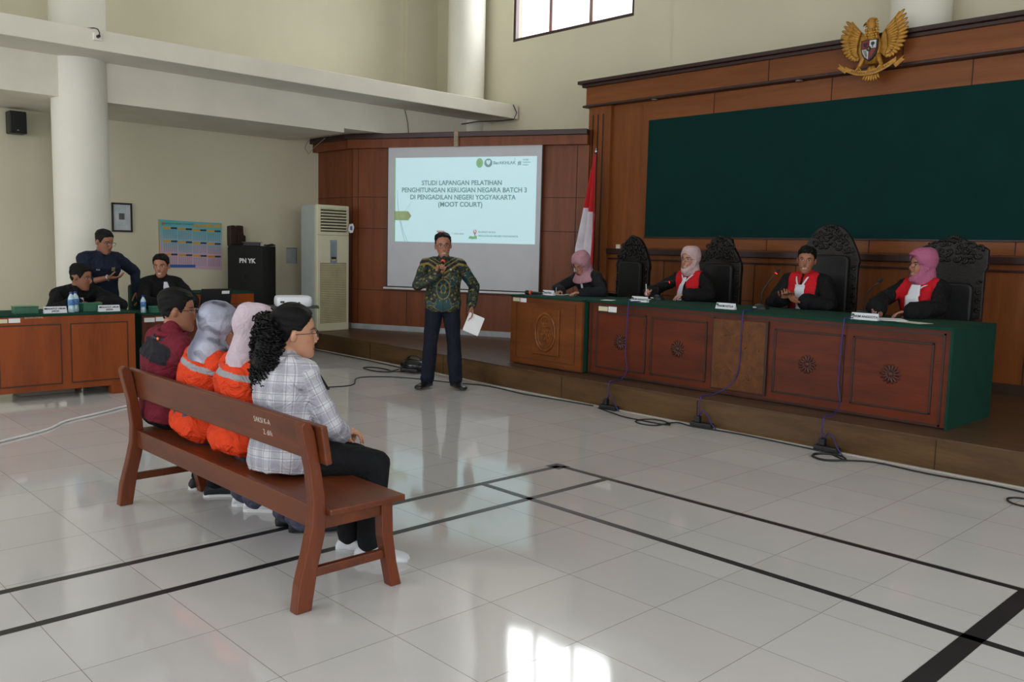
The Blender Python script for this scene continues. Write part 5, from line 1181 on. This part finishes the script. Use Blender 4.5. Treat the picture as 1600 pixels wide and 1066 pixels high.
ppo = MB().bb(-.085,.085,-.001,.0015,-.14,.06).bb(-.08,.09,.002,.0035,-.13,.065).build('paper_sheets', WHITE, loc=pc+pm.to_3x3() @ V((-.05,.02,-.02))); ppo.rotation_euler = pm.to_euler(); tag(ppo, 'white paper sheets held low in the standing speaker\'s hand', 'paper')
# ---- bench sitters
def bench_person(label, X, nbx, crown, head, hands, feet, fem, fat=1.0, k=1.0, lean=.0, ty=0, hsc=1.05):
    return Human(label, (X,2.055,0), 0, (0,0,.525), (nbx, lean, crown-.275), head, k, fem, .0, hands, feet, 0, .015, fat, 'four people sitting on the bench', ty, hsc)
lap = lambda x, y=.30, z=.60: {1: hd((x+.09,y,z), (1,-.5,-.3), (-.6,.7,-.1), (-.1,-.2,-1), [.3,.5,.5,.5,.5]), -1: hd((x-.09,y,z), (-1,-.5,-.3), (.6,.7,-.1), (.1,-.2,-1), [.3,.5,.5,.5,.5])}
def sit_feet(xr, xl, y=.24, yaw=(0,0)): return {1: dict(a=(xr,y,.078), yaw=yaw[0], p=(.05,1,.3)), -1: dict(a=(xl,y,.078), yaw=yaw[1], p=(-.05,1,.3))}
WS = mat('white sneaker', srgb(206,208,214), .6, var=.08, scale=30); SOLE = mat('white rubber sole', srgb(218,218,220), .5, var=.03); BSH = mat('black shoe canvas', srgb(24,26,32), .7)
Q = bench_person('man in a maroon shirt with a black shoulder yoke and glasses on the bench', -5.06, .06, 1.245, (R(-24),.04,R(-2)), lap(.02), sit_feet(.16,-.05,.22,(-.5,-.2)), False, 1.12, .99, .01, 0, 1.0)
Q.body((146,98,76), smile=0)
Q.hair(HAIRLINE, .012, (15,13,14), .008, 2, .006)
def maroon(c, l):
    col = np.tile(lin((108,28,44)),(len(c),1)); x, y, z = np.abs(l[:,0]), l[:,1], l[:,2]; m = (y < .035)&(z > .325-.10*x)&(z < .43-.12*x)&(x < .17); col[m] = lin((32,30,36)); return col
Q.top(vcol_mat('maroon twill', .85, .2, 350, .25, 0, .6), .026, .95, .006, -.15, 11, .008, 'maroon_shirt', maroon, .03)
MB().tube([Q.nb+Matrix.Rotation(a,3,Q.sp) @ (Q.fw*.080)+Q.sp*.014 for a in np.linspace(.3,2*math.pi-.3,22)], .016, 8).build('collar', cloth('maroon collar', (112,30,46)), Q.root, smooth=True)
ly = MB().tube([Q.nb+Matrix.Rotation(a,3,Q.sp) @ (Q.fw*.098)+Q.sp*(-.012-.0*a) for a in np.linspace(.4,2*math.pi-.4,22)], .008, 6).build('lanyard', mat('navy lanyard', srgb(34,40,70), .6, var=.3, scale=60), Q.root, smooth=True)
mb = MB().ell(Q.nb-Q.fw*.098+Q.rt*.045+Q.sp*-.008,.012,.006,.009); mb.build('lanyard_buckle', mat('orange buckle', srgb(220,130,50), .5), Q.root)
Q.trousers(BLKT, .012, 7); Q.glasses(GLS)
for q in (1,-1): Q.shoe(q, BSH, SOLE)
ORNG = vcol_mat('orange vest cloth', .75, .15, 300, .3, 0, .8)
def vest(stripe=True):
    def f(c, l):
        col = np.tile(lin((216,60,15)),(len(c),1)); x, y, z = l[:,0], l[:,1], l[:,2]
        if stripe: m = np.abs(z-.330) < .0135; col[m] = lin((150,150,156))
        m2 = (x > .0)&(y < -.0)&(np.abs(l[:,0]) > .9); col[m2] = 0; return col
    return f
def vest_fill(mb, s):
    mb.rings([mb.ring(s.spine(t)-s.fw*o_, s.rt, s.fw, a, b, 26, 2.6) for t, a, b, o_ in ((-.17,.165,.115,.0),(-.05,.195,.125,.0),(.15,.195,.120,.0),(.45,.19,.118,.0),(.75,.195,.125,.01),(.92,.155,.10,.01))])
def tie_dye(c, h):
    col = np.tile(lin((112,112,130)),(len(c),1)); w1 = wob(c,3,30); w2 = wob(c,5,70); t = np.clip(w1*.8+w2*.4+.4,0,1)[:,None]; return col*(1-t)+lin((176,178,196))*t*1.0+(w2 < -.45)[:,None]*(lin((70,70,86))-lin((112,112,130)))
def orange_woman(label, X, nbx, crown, head, hij, hs, feet, seed, k=.95, paintf=None):
    Q = bench_person(label, X, nbx, crown, head, hs, feet, True, 1.12, k, .03)
    Q.body((168,122,98), brows=True)
    Q.hijab(hij, 1.28, seed, .16, amp=.006, paintf=paintf)
    Q.top(cloth('dark patterned blouse', (34,34,48), var=.5), .008, .96, .004, -.10, seed+3, .002, 'blouse', None, 0)
    Q.top(ORNG, .030, .42, .010, -.18, seed+5, .010, 'orange_vest', vest(), .0, .0062, freq=32, extra=vest_fill)
    Q.trousers(cloth('grey patterned trousers', (74,74,92), var=.5), .022, seed, .008, .95, .03)
    return Q
O1 = orange_woman('woman in an orange vest and grey tie-dyed hijab on the bench beside the maroon shirt', -4.60, .06, 1.185, (R(-35),.22,R(10)), vcol_mat('tie dyed scarf', .85, .1, 300, .2, 0, .5), {1: hd((.18,.28,.60),(1,-.4,-.3),(-.5,.8,0),(0,0,-1)), -1: hd((-.08,.30,.60),(-1,-.5,-.3),(.5,.8,0),(0,0,-1))}, sit_feet(.12,-.02,.26,(-.7,-.6)), 21, paintf=tie_dye)
for q in (1,-1): O1.shoe(q, WS, SOLE)
O2 = orange_woman('woman in an orange vest and pale lilac hijab on the bench beside the checked shirt', -4.12, .03, 1.20, (R(-20),.12,R(-4)), cloth('pale lilac scarf', (196,178,190), var=.05, bump=.08), lap(.06), sit_feet(.14,.0,.26,(-.5,-.4)), 35)
for q in (1,-1): O2.shoe(q, BSH)
# curly haired woman
Kp = bench_person('woman with curly black hair in a white checked shirt on the bench end', -3.70, -.035, 1.225, (R(-22),.03,R(3)), {1: hd((.03,.30,.575),(1,-.35,-.5),(-.45,.85,.0),(-.1,-.1,-1),[.4,.6,.6,.6,.6]), -1: hd((-.04,.33,.58),(-1,-.3,-.3),(.6,.7,0),(0,0,-1),[.4,.5,.5,.5,.5])}, {1: dict(a=(.27,.31,.078), yaw=-1.0, p=(.45,1,.35)), -1: dict(a=(.12,.30,.078), yaw=-.9, p=(.3,1,.35))}, True, 1.06, .97, .045)
Kp.body((172,124,98))
PL = NT('checked shirt cloth'); at = PL.n('ShaderNodeAttribute', attribute_name='cuv'); spn = PL.n('ShaderNodeSeparateXYZ'); PL.l(at.outputs['Vector'], spn.inputs[0])
def band(sock, per, ph, w): 
    f = PL.math('FRACT', PL.math('DIVIDE', PL.math('ADD', sock, ph), per)); return PL.math('LESS_THAN', PL.math('ABSOLUTE', PL.math('SUBTRACT', f, .5)), w)
u_, v_ = spn.outputs[0], spn.outputs[1]; colr_ = srgb(198,198,206)
for sck in (u_, v_): colr_ = PL.mix(PL.math('MULTIPLY', band(sck,.088,.0,.23), .40), colr_, srgb(128,124,140))
for sck, ph in ((u_,.028),(v_,.028),(u_,-.030),(v_,-.030)): colr_ = PL.mix(PL.math('MULTIPLY', band(sck,.088,ph,.018), .5), colr_, srgb(92,84,98))
PL.l(colr_, PL.b.inputs['Base Color']); PL.b.inputs['Roughness'].default_value = .85; PL.b.inputs['Specular IOR Level'].default_value = .2
plb = PL.n('ShaderNodeBump'); plb.inputs['Strength'].default_value = .0; pltc = PL.n('ShaderNodeTexCoord'); wrinkle(PL, pltc, plb, .6); PL.l(plb.outputs[0], PL.b.inputs['Normal'])
def shirt_tail(mb, s):
    rs = [mb.ring(s.spine(t)-s.fw*.0, s.rt, s.fw, a, b, 26, 2.4) for t, a, b in ((-.20,.17,.135),(-.1,.19,.145),(.05,.19,.145),(.3,.165,.13))]; mb.rings(rs)
Kp.top(PL.m, .026, .93, .010, -.18, 41, .008, 'checked_shirt', None, .02, .0052, 0, True, shirt_tail)
MB().tube([Kp.nb+Matrix.Rotation(a,3,Kp.sp) @ (Kp.fw*.076)+Kp.sp*.012 for a in np.linspace(.3,2*math.pi-.3,22)], .015, 8).build('collar', cloth('pale collar', (186,186,196)), Kp.root, smooth=True)
Kp.trousers(BLKT, .014, 43, .005, .97, .012); Kp.glasses(GLS, .025, .016)
MB().tube([Kp.arm[1][1].lerp(Kp.arm[1][2],.98)+Matrix.Rotation(a,3,(Kp.arm[1][2]-Kp.arm[1][1]).normalized()) @ (V((0,0,1))*.034) for a in np.linspace(0,2*math.pi,18,endpoint=False)], .005, 6, True).build('bracelet', mat('beaded bracelet', srgb(120,60,80), .5, var=.6, scale=200), Kp.root, smooth=True)
for q in (1,-1): Kp.shoe(q, WS, mat('grey sole', srgb(170,170,172), .6))
Kp.hair([(-.12,.03),(-.06,.035),(-.03,.08),(-.012,.13),(.02,.13),(.04,.15),(.06,.175),(.085,.19),(.12,.195)], .012, (10,9,11), .006, 5, .005, 'hair_cap')
mb = MB(); rnd = random.Random(11)
for q_ in range(3): mb.ell(Kp.H(0,-.10-.015*q_,.10-.055*q_), .075+.004*q_,.055,.075, Kp.Mh.to_3x3(), 18, 10)
mb.ell(Kp.H(-.01,-.110,-.09),.088,.055,.085,None,18,10); mb.ell(Kp.H(-.01,-.110,-.15),.065,.045,.065,None,16,8)
for k_ in range(420):
    a = rnd.uniform(0,6.28); z_ = rnd.uniform(-.235,.19); rr_ = (.10 if z_ > -.10 else .10-.40*(-.10-z_))*(1 if z_ < .1 else 1-.35*(z_-.1)/.09)
    p = Kp.H(rr_*math.cos(a)-.012, -.105+rr_*.70*math.sin(a), z_); ax_ = V((rnd.gauss(0,.35),rnd.gauss(0,.35),-1)).normalized(); x_, y_, d_ = frame_of(ax_); r_ = rnd.uniform(.009,.015); L_ = rnd.uniform(.03,.07); ph = rnd.uniform(0,6)
    mb.tube([p+d_*L_*(u-.5)+(x_*math.cos(ph+u*11)+y_*math.sin(ph+u*11))*r_ for u in np.linspace(0,1,12)], [.0045*(1-.5*u) for u in np.linspace(0,1,12)], 5)
HC = mat('curly black hair', srgb(11,10,12), .5, var=.4, scale=50, bump=.6, bscale=160, spec=.25)
mb.build('curly_ponytail', HC, Kp.root, smooth=True)
# ---- judges and registrar
def seated(label, X, Y, rz, nb, head, hands, fem=False, k=1.0, fat=1.0, group=None, z=.24, ty=0, pel=(0,0,.57), wb=.02):
    return Human(label, (X,Y,z), rz, pel, nb, head, k, fem, wb, hands, sit_feet(.14,-.14,.38), 0, .015, fat, group, ty)
GJ = 'people behind the judges table'
J1 = seated('judge in a pale pink hijab and red and black robe smiling and holding a pen', -5.50, 8.00, R(180), (0,.05,1.055), (R(-3),.02,0), {1: hd((.27,.40,.83),(1,-.3,-.4),(.05,.9,.2),(-.8,.1,-.4),[.6,.9,.9,1,1],.8), -1: hd((-.18,.36,.83),(-1,-.3,-.4),(.7,.6,0),(0,0,-1))}, True, .98, 1.05, GJ)
J1.body((176,124,104), smile=1); J1.hijab(cloth('dusty pink scarf', (198,170,172), var=.04, bump=.06), 1.0, 51, 0, .072,.078,.106, amp=.003); J1.glasses(mat('thin rose frame', srgb(120,80,70), .35))
J1.top(RC, .028, .93, .03, -.15, 53, .008, 'robe', robe_paint((196,24,36), -.02, .03, .12)); J1.trousers(BLKT)
front_strip(J1, 'white_bib', [(.0,.93,.016),(.02,.80,.022),(.06,.60,.036),(.10,.36,.048)], BIB, .036)
front_strip(J1, 'white_collar_band', [(-.075,.985,.010),(-.05,.93,.011),(-.01,.84,.011)], BIB, .036); front_strip(J1, 'white_collar_band', [(.06,.985,.008),(.035,.92,.008),(.01,.84,.009)], BIB, .036)
J2 = seated('male judge with short black hair in a red and black robe looking at the camera', -4.15, 7.98, R(180), (0.0,.06,1.08), (R(22),.02,R(-3)), {1: hd((.07,.34,.87),(1,-.4,-.5),(-.55,.7,.1),(-.1,.3,.9),[.4,.9,.8,.8,.8],.6), -1: hd((-.12,.30,.84),(-1,-.3,-.5),(.9,.5,.15),(.1,.5,.6),[.4,.4,.45,.5,.5],.6)}, False, 1.0, 1.05, GJ)
J2.body((150,98,74), smile=1); J2.hair([(-.12,.045),(-.08,.05),(-.04,.08),(-.015,.128),(.01,.122),(.03,.105),(.042,.135),(.055,.160),(.075,.178),(.12,.183)], .008, (12,11,11), .007, 6, .005)
J2.top(RC, .028, .93, .03, -.15, 57, .008, 'robe', robe_paint((196,24,36), -.02, .035, .115), .02); J2.trousers(BLKT)
front_strip(J2, 'white_bib', [(.0,.86,.050),(.0,.66,.048),(.0,.45,.042),(.02,.15,.03)], BIB, .036)
front_strip(J2, 'white_collar_band', [(-.06,1.0,.008),(-.045,.93,.010),(-.02,.83,.010)], BIB, .036); front_strip(J2, 'white_collar_band', [(.06,1.0,.007),(.045,.93,.008),(.02,.83,.008)], BIB, .036)
MB().tube([J2.arm[-1][1].lerp(J2.arm[-1][2],.97)+Matrix.Rotation(a,3,(J2.arm[-1][2]-J2.arm[-1][1]).normalized()) @ (V((0,0,1))*.031) for a in np.linspace(0,2*math.pi,16,endpoint=False)], .006, 6, True).build('wristwatch', MTL, J2.root, smooth=True)
mJ2 = Matrix.Translation((-4.15,7.98,.24)) @ Matrix.Rotation(R(180),4,'Z'); a, e, w, d, pn, cu, th = J2.arm[1]
ph = thing('phone', 'black phone held in both hands by the male judge', 'phone', mJ2 @ (w+d*.075+pn*.035), R(150)); MB().bb(-.075,.075,-.036,.036,-.005,.005, Matrix.Rotation(R(-12),4,'X')).build('phone_body', BLACK, ph, bevel=.003); MB().bb(-.07,.07,-.033,.033,.005,.0058, Matrix.Rotation(R(-12),4,'X')).build('phone_screen', mat('dark glass screen', srgb(30,36,44), .1), ph)
J3 = seated('judge in a mauve hijab and red and black robe turned to her right', -3.06, 7.98, R(180), (-.01,.05,1.07), (R(-38),.05,R(-2)), {1: hd((.20,.50,.84),(1,-.3,-.3),(-.25,.5,-.75),(-.6,.5,.3),[.6,.8,.8,.9,.9],.7), -1: hd((-.10,.50,.82),(-1,-.4,-.2),(.95,.3,-.05),(0,.2,-1),[.4,.3,.35,.4,.4],.5)}, True, 1.02, 1.16, GJ, ty=R(-8))
J3.body((160,108,86), smile=1); J3.hijab(cloth('mauve scarf', (170,96,128), var=.05, bump=.06), 1.05, 61, 0, .068,.080,.102, amp=.004, peak=1, bun=0); J3.glasses(mat('brown glasses frame', (0,0,0,1)))
J3.top(RC, .032, .93, .035, -.15, 63, .009, 'robe', robe_paint((190,24,36), -.05, .03, .13)); J3.trousers(BLKT)
front_strip(J3, 'white_bib', [(.0,.97,.040),(.0,.80,.055),(-.01,.60,.070),(-.02,.26,.092)], BIB, .056, .006)
front_strip(J3, 'white_collar_band', [(-.08,.97,.009),(-.05,.94,.010),(-.02,.88,.010)], BIB, .042)
J0 = seated('woman in a dusty pink hijab and black jacket bent over writing at the registrar table', -6.58, 7.68, R(180), (.03,.20,1.0), (R(0),.55,R(-4)), {1: hd((.21,.40,.80),(1,-.2,-.2),(-.1,.95,-.15),(-.3,.1,-.9),[.6,.8,.8,.9,.9],.8), -1: hd((-.12,.42,.80),(-1,-.2,-.2),(.6,.75,0),(0,0,-1))}, True, .95, 1.02, GJ, wb=.05)
J0.body((170,118,98), eyes_down=True); J0.hijab(cloth('rose scarf', (176,130,142), var=.05, bump=.06), 1.1, 71, .10, .068,.076,.104, amp=.005); J0.glasses(GLS)
J0.top(cloth('black jacket', (25,26,32)), .030, .93, .01, -.15, 73, .008, 'jacket'); J0.trousers(BLKT); front_strip(J0, 'white_blouse_front', [(0,.93,.016),(0,.75,.012)], BIB, .034)
def pen(label, p, tip, m=MTL):
    t = thing('pen', label, 'pen', p); v_ = V(tip)-V(p); MB().cyl((0,0,0), v_*.9, .0045).build('pen_barrel', m, t, smooth='auto'); MB().cyl(v_*.9, v_, .0045, .001).build('pen_tip', BLACK, t)
def wpos(H_, X, Y, z, rz, q, a=.10, b=.03): m = Matrix.Translation((X,Y,z)) @ Matrix.Rotation(rz,4,'Z'); s_ = H_.arm[q]; return m @ (s_[2]+s_[3]*a+s_[4]*b)
p = wpos(J1,-5.50,8.0,.24,R(180),1); pen('silver pen in the hand of the judge in the pale pink hijab', p+V((-.01,.0,.09)), p+V((.01,-.01,-.04)), mat('white pen', srgb(220,220,224), .4))
p = wpos(J0,-6.58,7.68,.24,R(180),1); pen('pen held by the woman writing at the registrar table', p+V((-.02,.02,.09)), p+V((.01,-.02,-.035)))
p = wpos(J3,-3.06,7.98,.24,R(180),1); pen('blue and silver pen in the hand of the judge in the mauve hijab', p+V((-.05,.0,.04)), p+V((.05,-.02,-.04)), mat('blue silver pen', srgb(120,130,190), .3))
# ---- the three men on the left
SHN = cloth('navy shirt cloth', (27,33,52))
L1 = Human('standing man in a dark navy shirt and glasses leaning between the seated men', (-10.12,3.38,0), R(-90), (0,-.02,.90), (.0,.10,1.345), (R(24),.26,R(0)), .99, False, .02, {
    1: hd((.02,.36,1.10),(.9,-.6,-.5),(-.75,.65,.0),(-.2,.0,.9),[.3,.3,.35,.4,.45],.6), -1: hd((-.36,.10,.93),(-1,-.6,-.2),(-.25,.3,-.9),(.3,-.2,-.8),[.3,.5,.5,.5,.5])}, {1: dict(a=(.13,0,.078), yaw=-.2, p=(0,1,0)), -1: dict(a=(-.13,0,.078), yaw=.2, p=(0,1,0))}, 0, .02, 1.12)
def goatee(bl, face, x, y, z, sm): bl(face*sm(1-((x/.016)**2+((z-.014)/.016)**2),.8), (46,36,34), .8); bl(face*sm(1-((x/.024)**2+((z-.062)/.004)**2),.8), (60,44,40), .6)
L1.body((140,94,72), beard=goatee); L1.hair(HAIRLINE, .007, (18,15,15), .004, 8, .004)
L1.top(SHN, .026, .93, .004, -.12, 81, .008, 'navy_shirt', None, .025, arms=False, extra=lambda mb, s: (mb.cap(s.arm[1][0], s.arm[1][1], .072,.064,16), mb.cap(s.arm[1][1], s.arm[1][1].lerp(s.arm[1][2],.2), .062,.058,16), mb.cap(s.arm[-1][0], s.arm[-1][1], .072,.060,16), mb.cap(s.arm[-1][1], s.arm[-1][1].lerp(s.arm[-1][2],.93), .058,.046,16)))
L1.trousers(BLKT, .014, 83); L1.glasses(GLS)
for q in (1,-1): L1.shoe(q, BSH)
front_strip(L1, 'chest_emblem', [(-.085,.77,.018),(-.085,.68,.018)], mat('olive emblem print', srgb(120,116,70), .7, var=.5, scale=90), .034); front_strip(L1, 'chest_logo', [(.075,.73,.018),(.075,.70,.018)], mat('grey logo print', srgb(130,134,150), .7, var=.5, scale=90), .034)
MB().tube([L1.arm[1][1].lerp(L1.arm[1][2],.93)+Matrix.Rotation(a,3,(L1.arm[1][2]-L1.arm[1][1]).normalized()) @ (V((0,0,1))*.031) for a in np.linspace(0,2*math.pi,18,endpoint=False)], .009, 6, True).build('wristwatch', MTL, L1.root, smooth=True)
GL_ = 'prosecutors in black robes behind the left desks'
L2 = seated('man in a black robe bent forward at the orange desk before the standing man', -9.78, 3.00, R(-90), (.03,.27,.985), (R(52),.16,R(-4)), {1: hd((.10,.46,.86),(1,-.3,-.2),(-.9,.5,.1),(0,.1,-1),[.4,.7,.7,.8,.8]), -1: hd((-.12,.52,.86),(-1,-.2,-.2),(.8,.5,.1),(0,.0,-1),[.4,.7,.7,.8,.8])}, False, 1.0, 1.05, GL_, 0, pel=(0,.0,.57), wb=.07)
L2.body((136,90,68)); L2.hair(HAIRLINE, .010, (13,12,13), .007, 9, .006)
L2.top(ROBE, .032, .93, .02, -.15, 91, .010, 'robe', None, .02); L2.trousers(BLKT); front_strip(L2, 'white_bib', [(0,.97,.02),(0,.86,.030),(0,.74,.03)], BIB, .056, .006)
L3 = seated('smiling man in a black robe with a white bib sitting behind the darker desk', -9.95, 3.98, R(-90), (0,.05,1.075), (R(-38),.06,R(3)), {1: hd((.16,.45,.80),(1,-.3,-.4),(-.5,.8,0),(0,0,-1)), -1: hd((-.16,.45,.80),(-1,-.3,-.4),(.5,.8,0),(0,0,-1))}, False, 1.0, 1.05, GL_, 0, pel=(0,0,.57))
L3.body((158,106,84), smile=1); L3.hair(HAIRLINE, .009, (15,13,13), .006, 10, .006)
L3.top(ROBE, .032, .93, .02, -.15, 93, .010, 'robe', None, .03); L3.trousers(BLKT); front_strip(L3, 'white_bib', [(0,.97,.018),(0,.86,.032),(0,.66,.024),(0,.55,.02)], BIB, .056, .006)
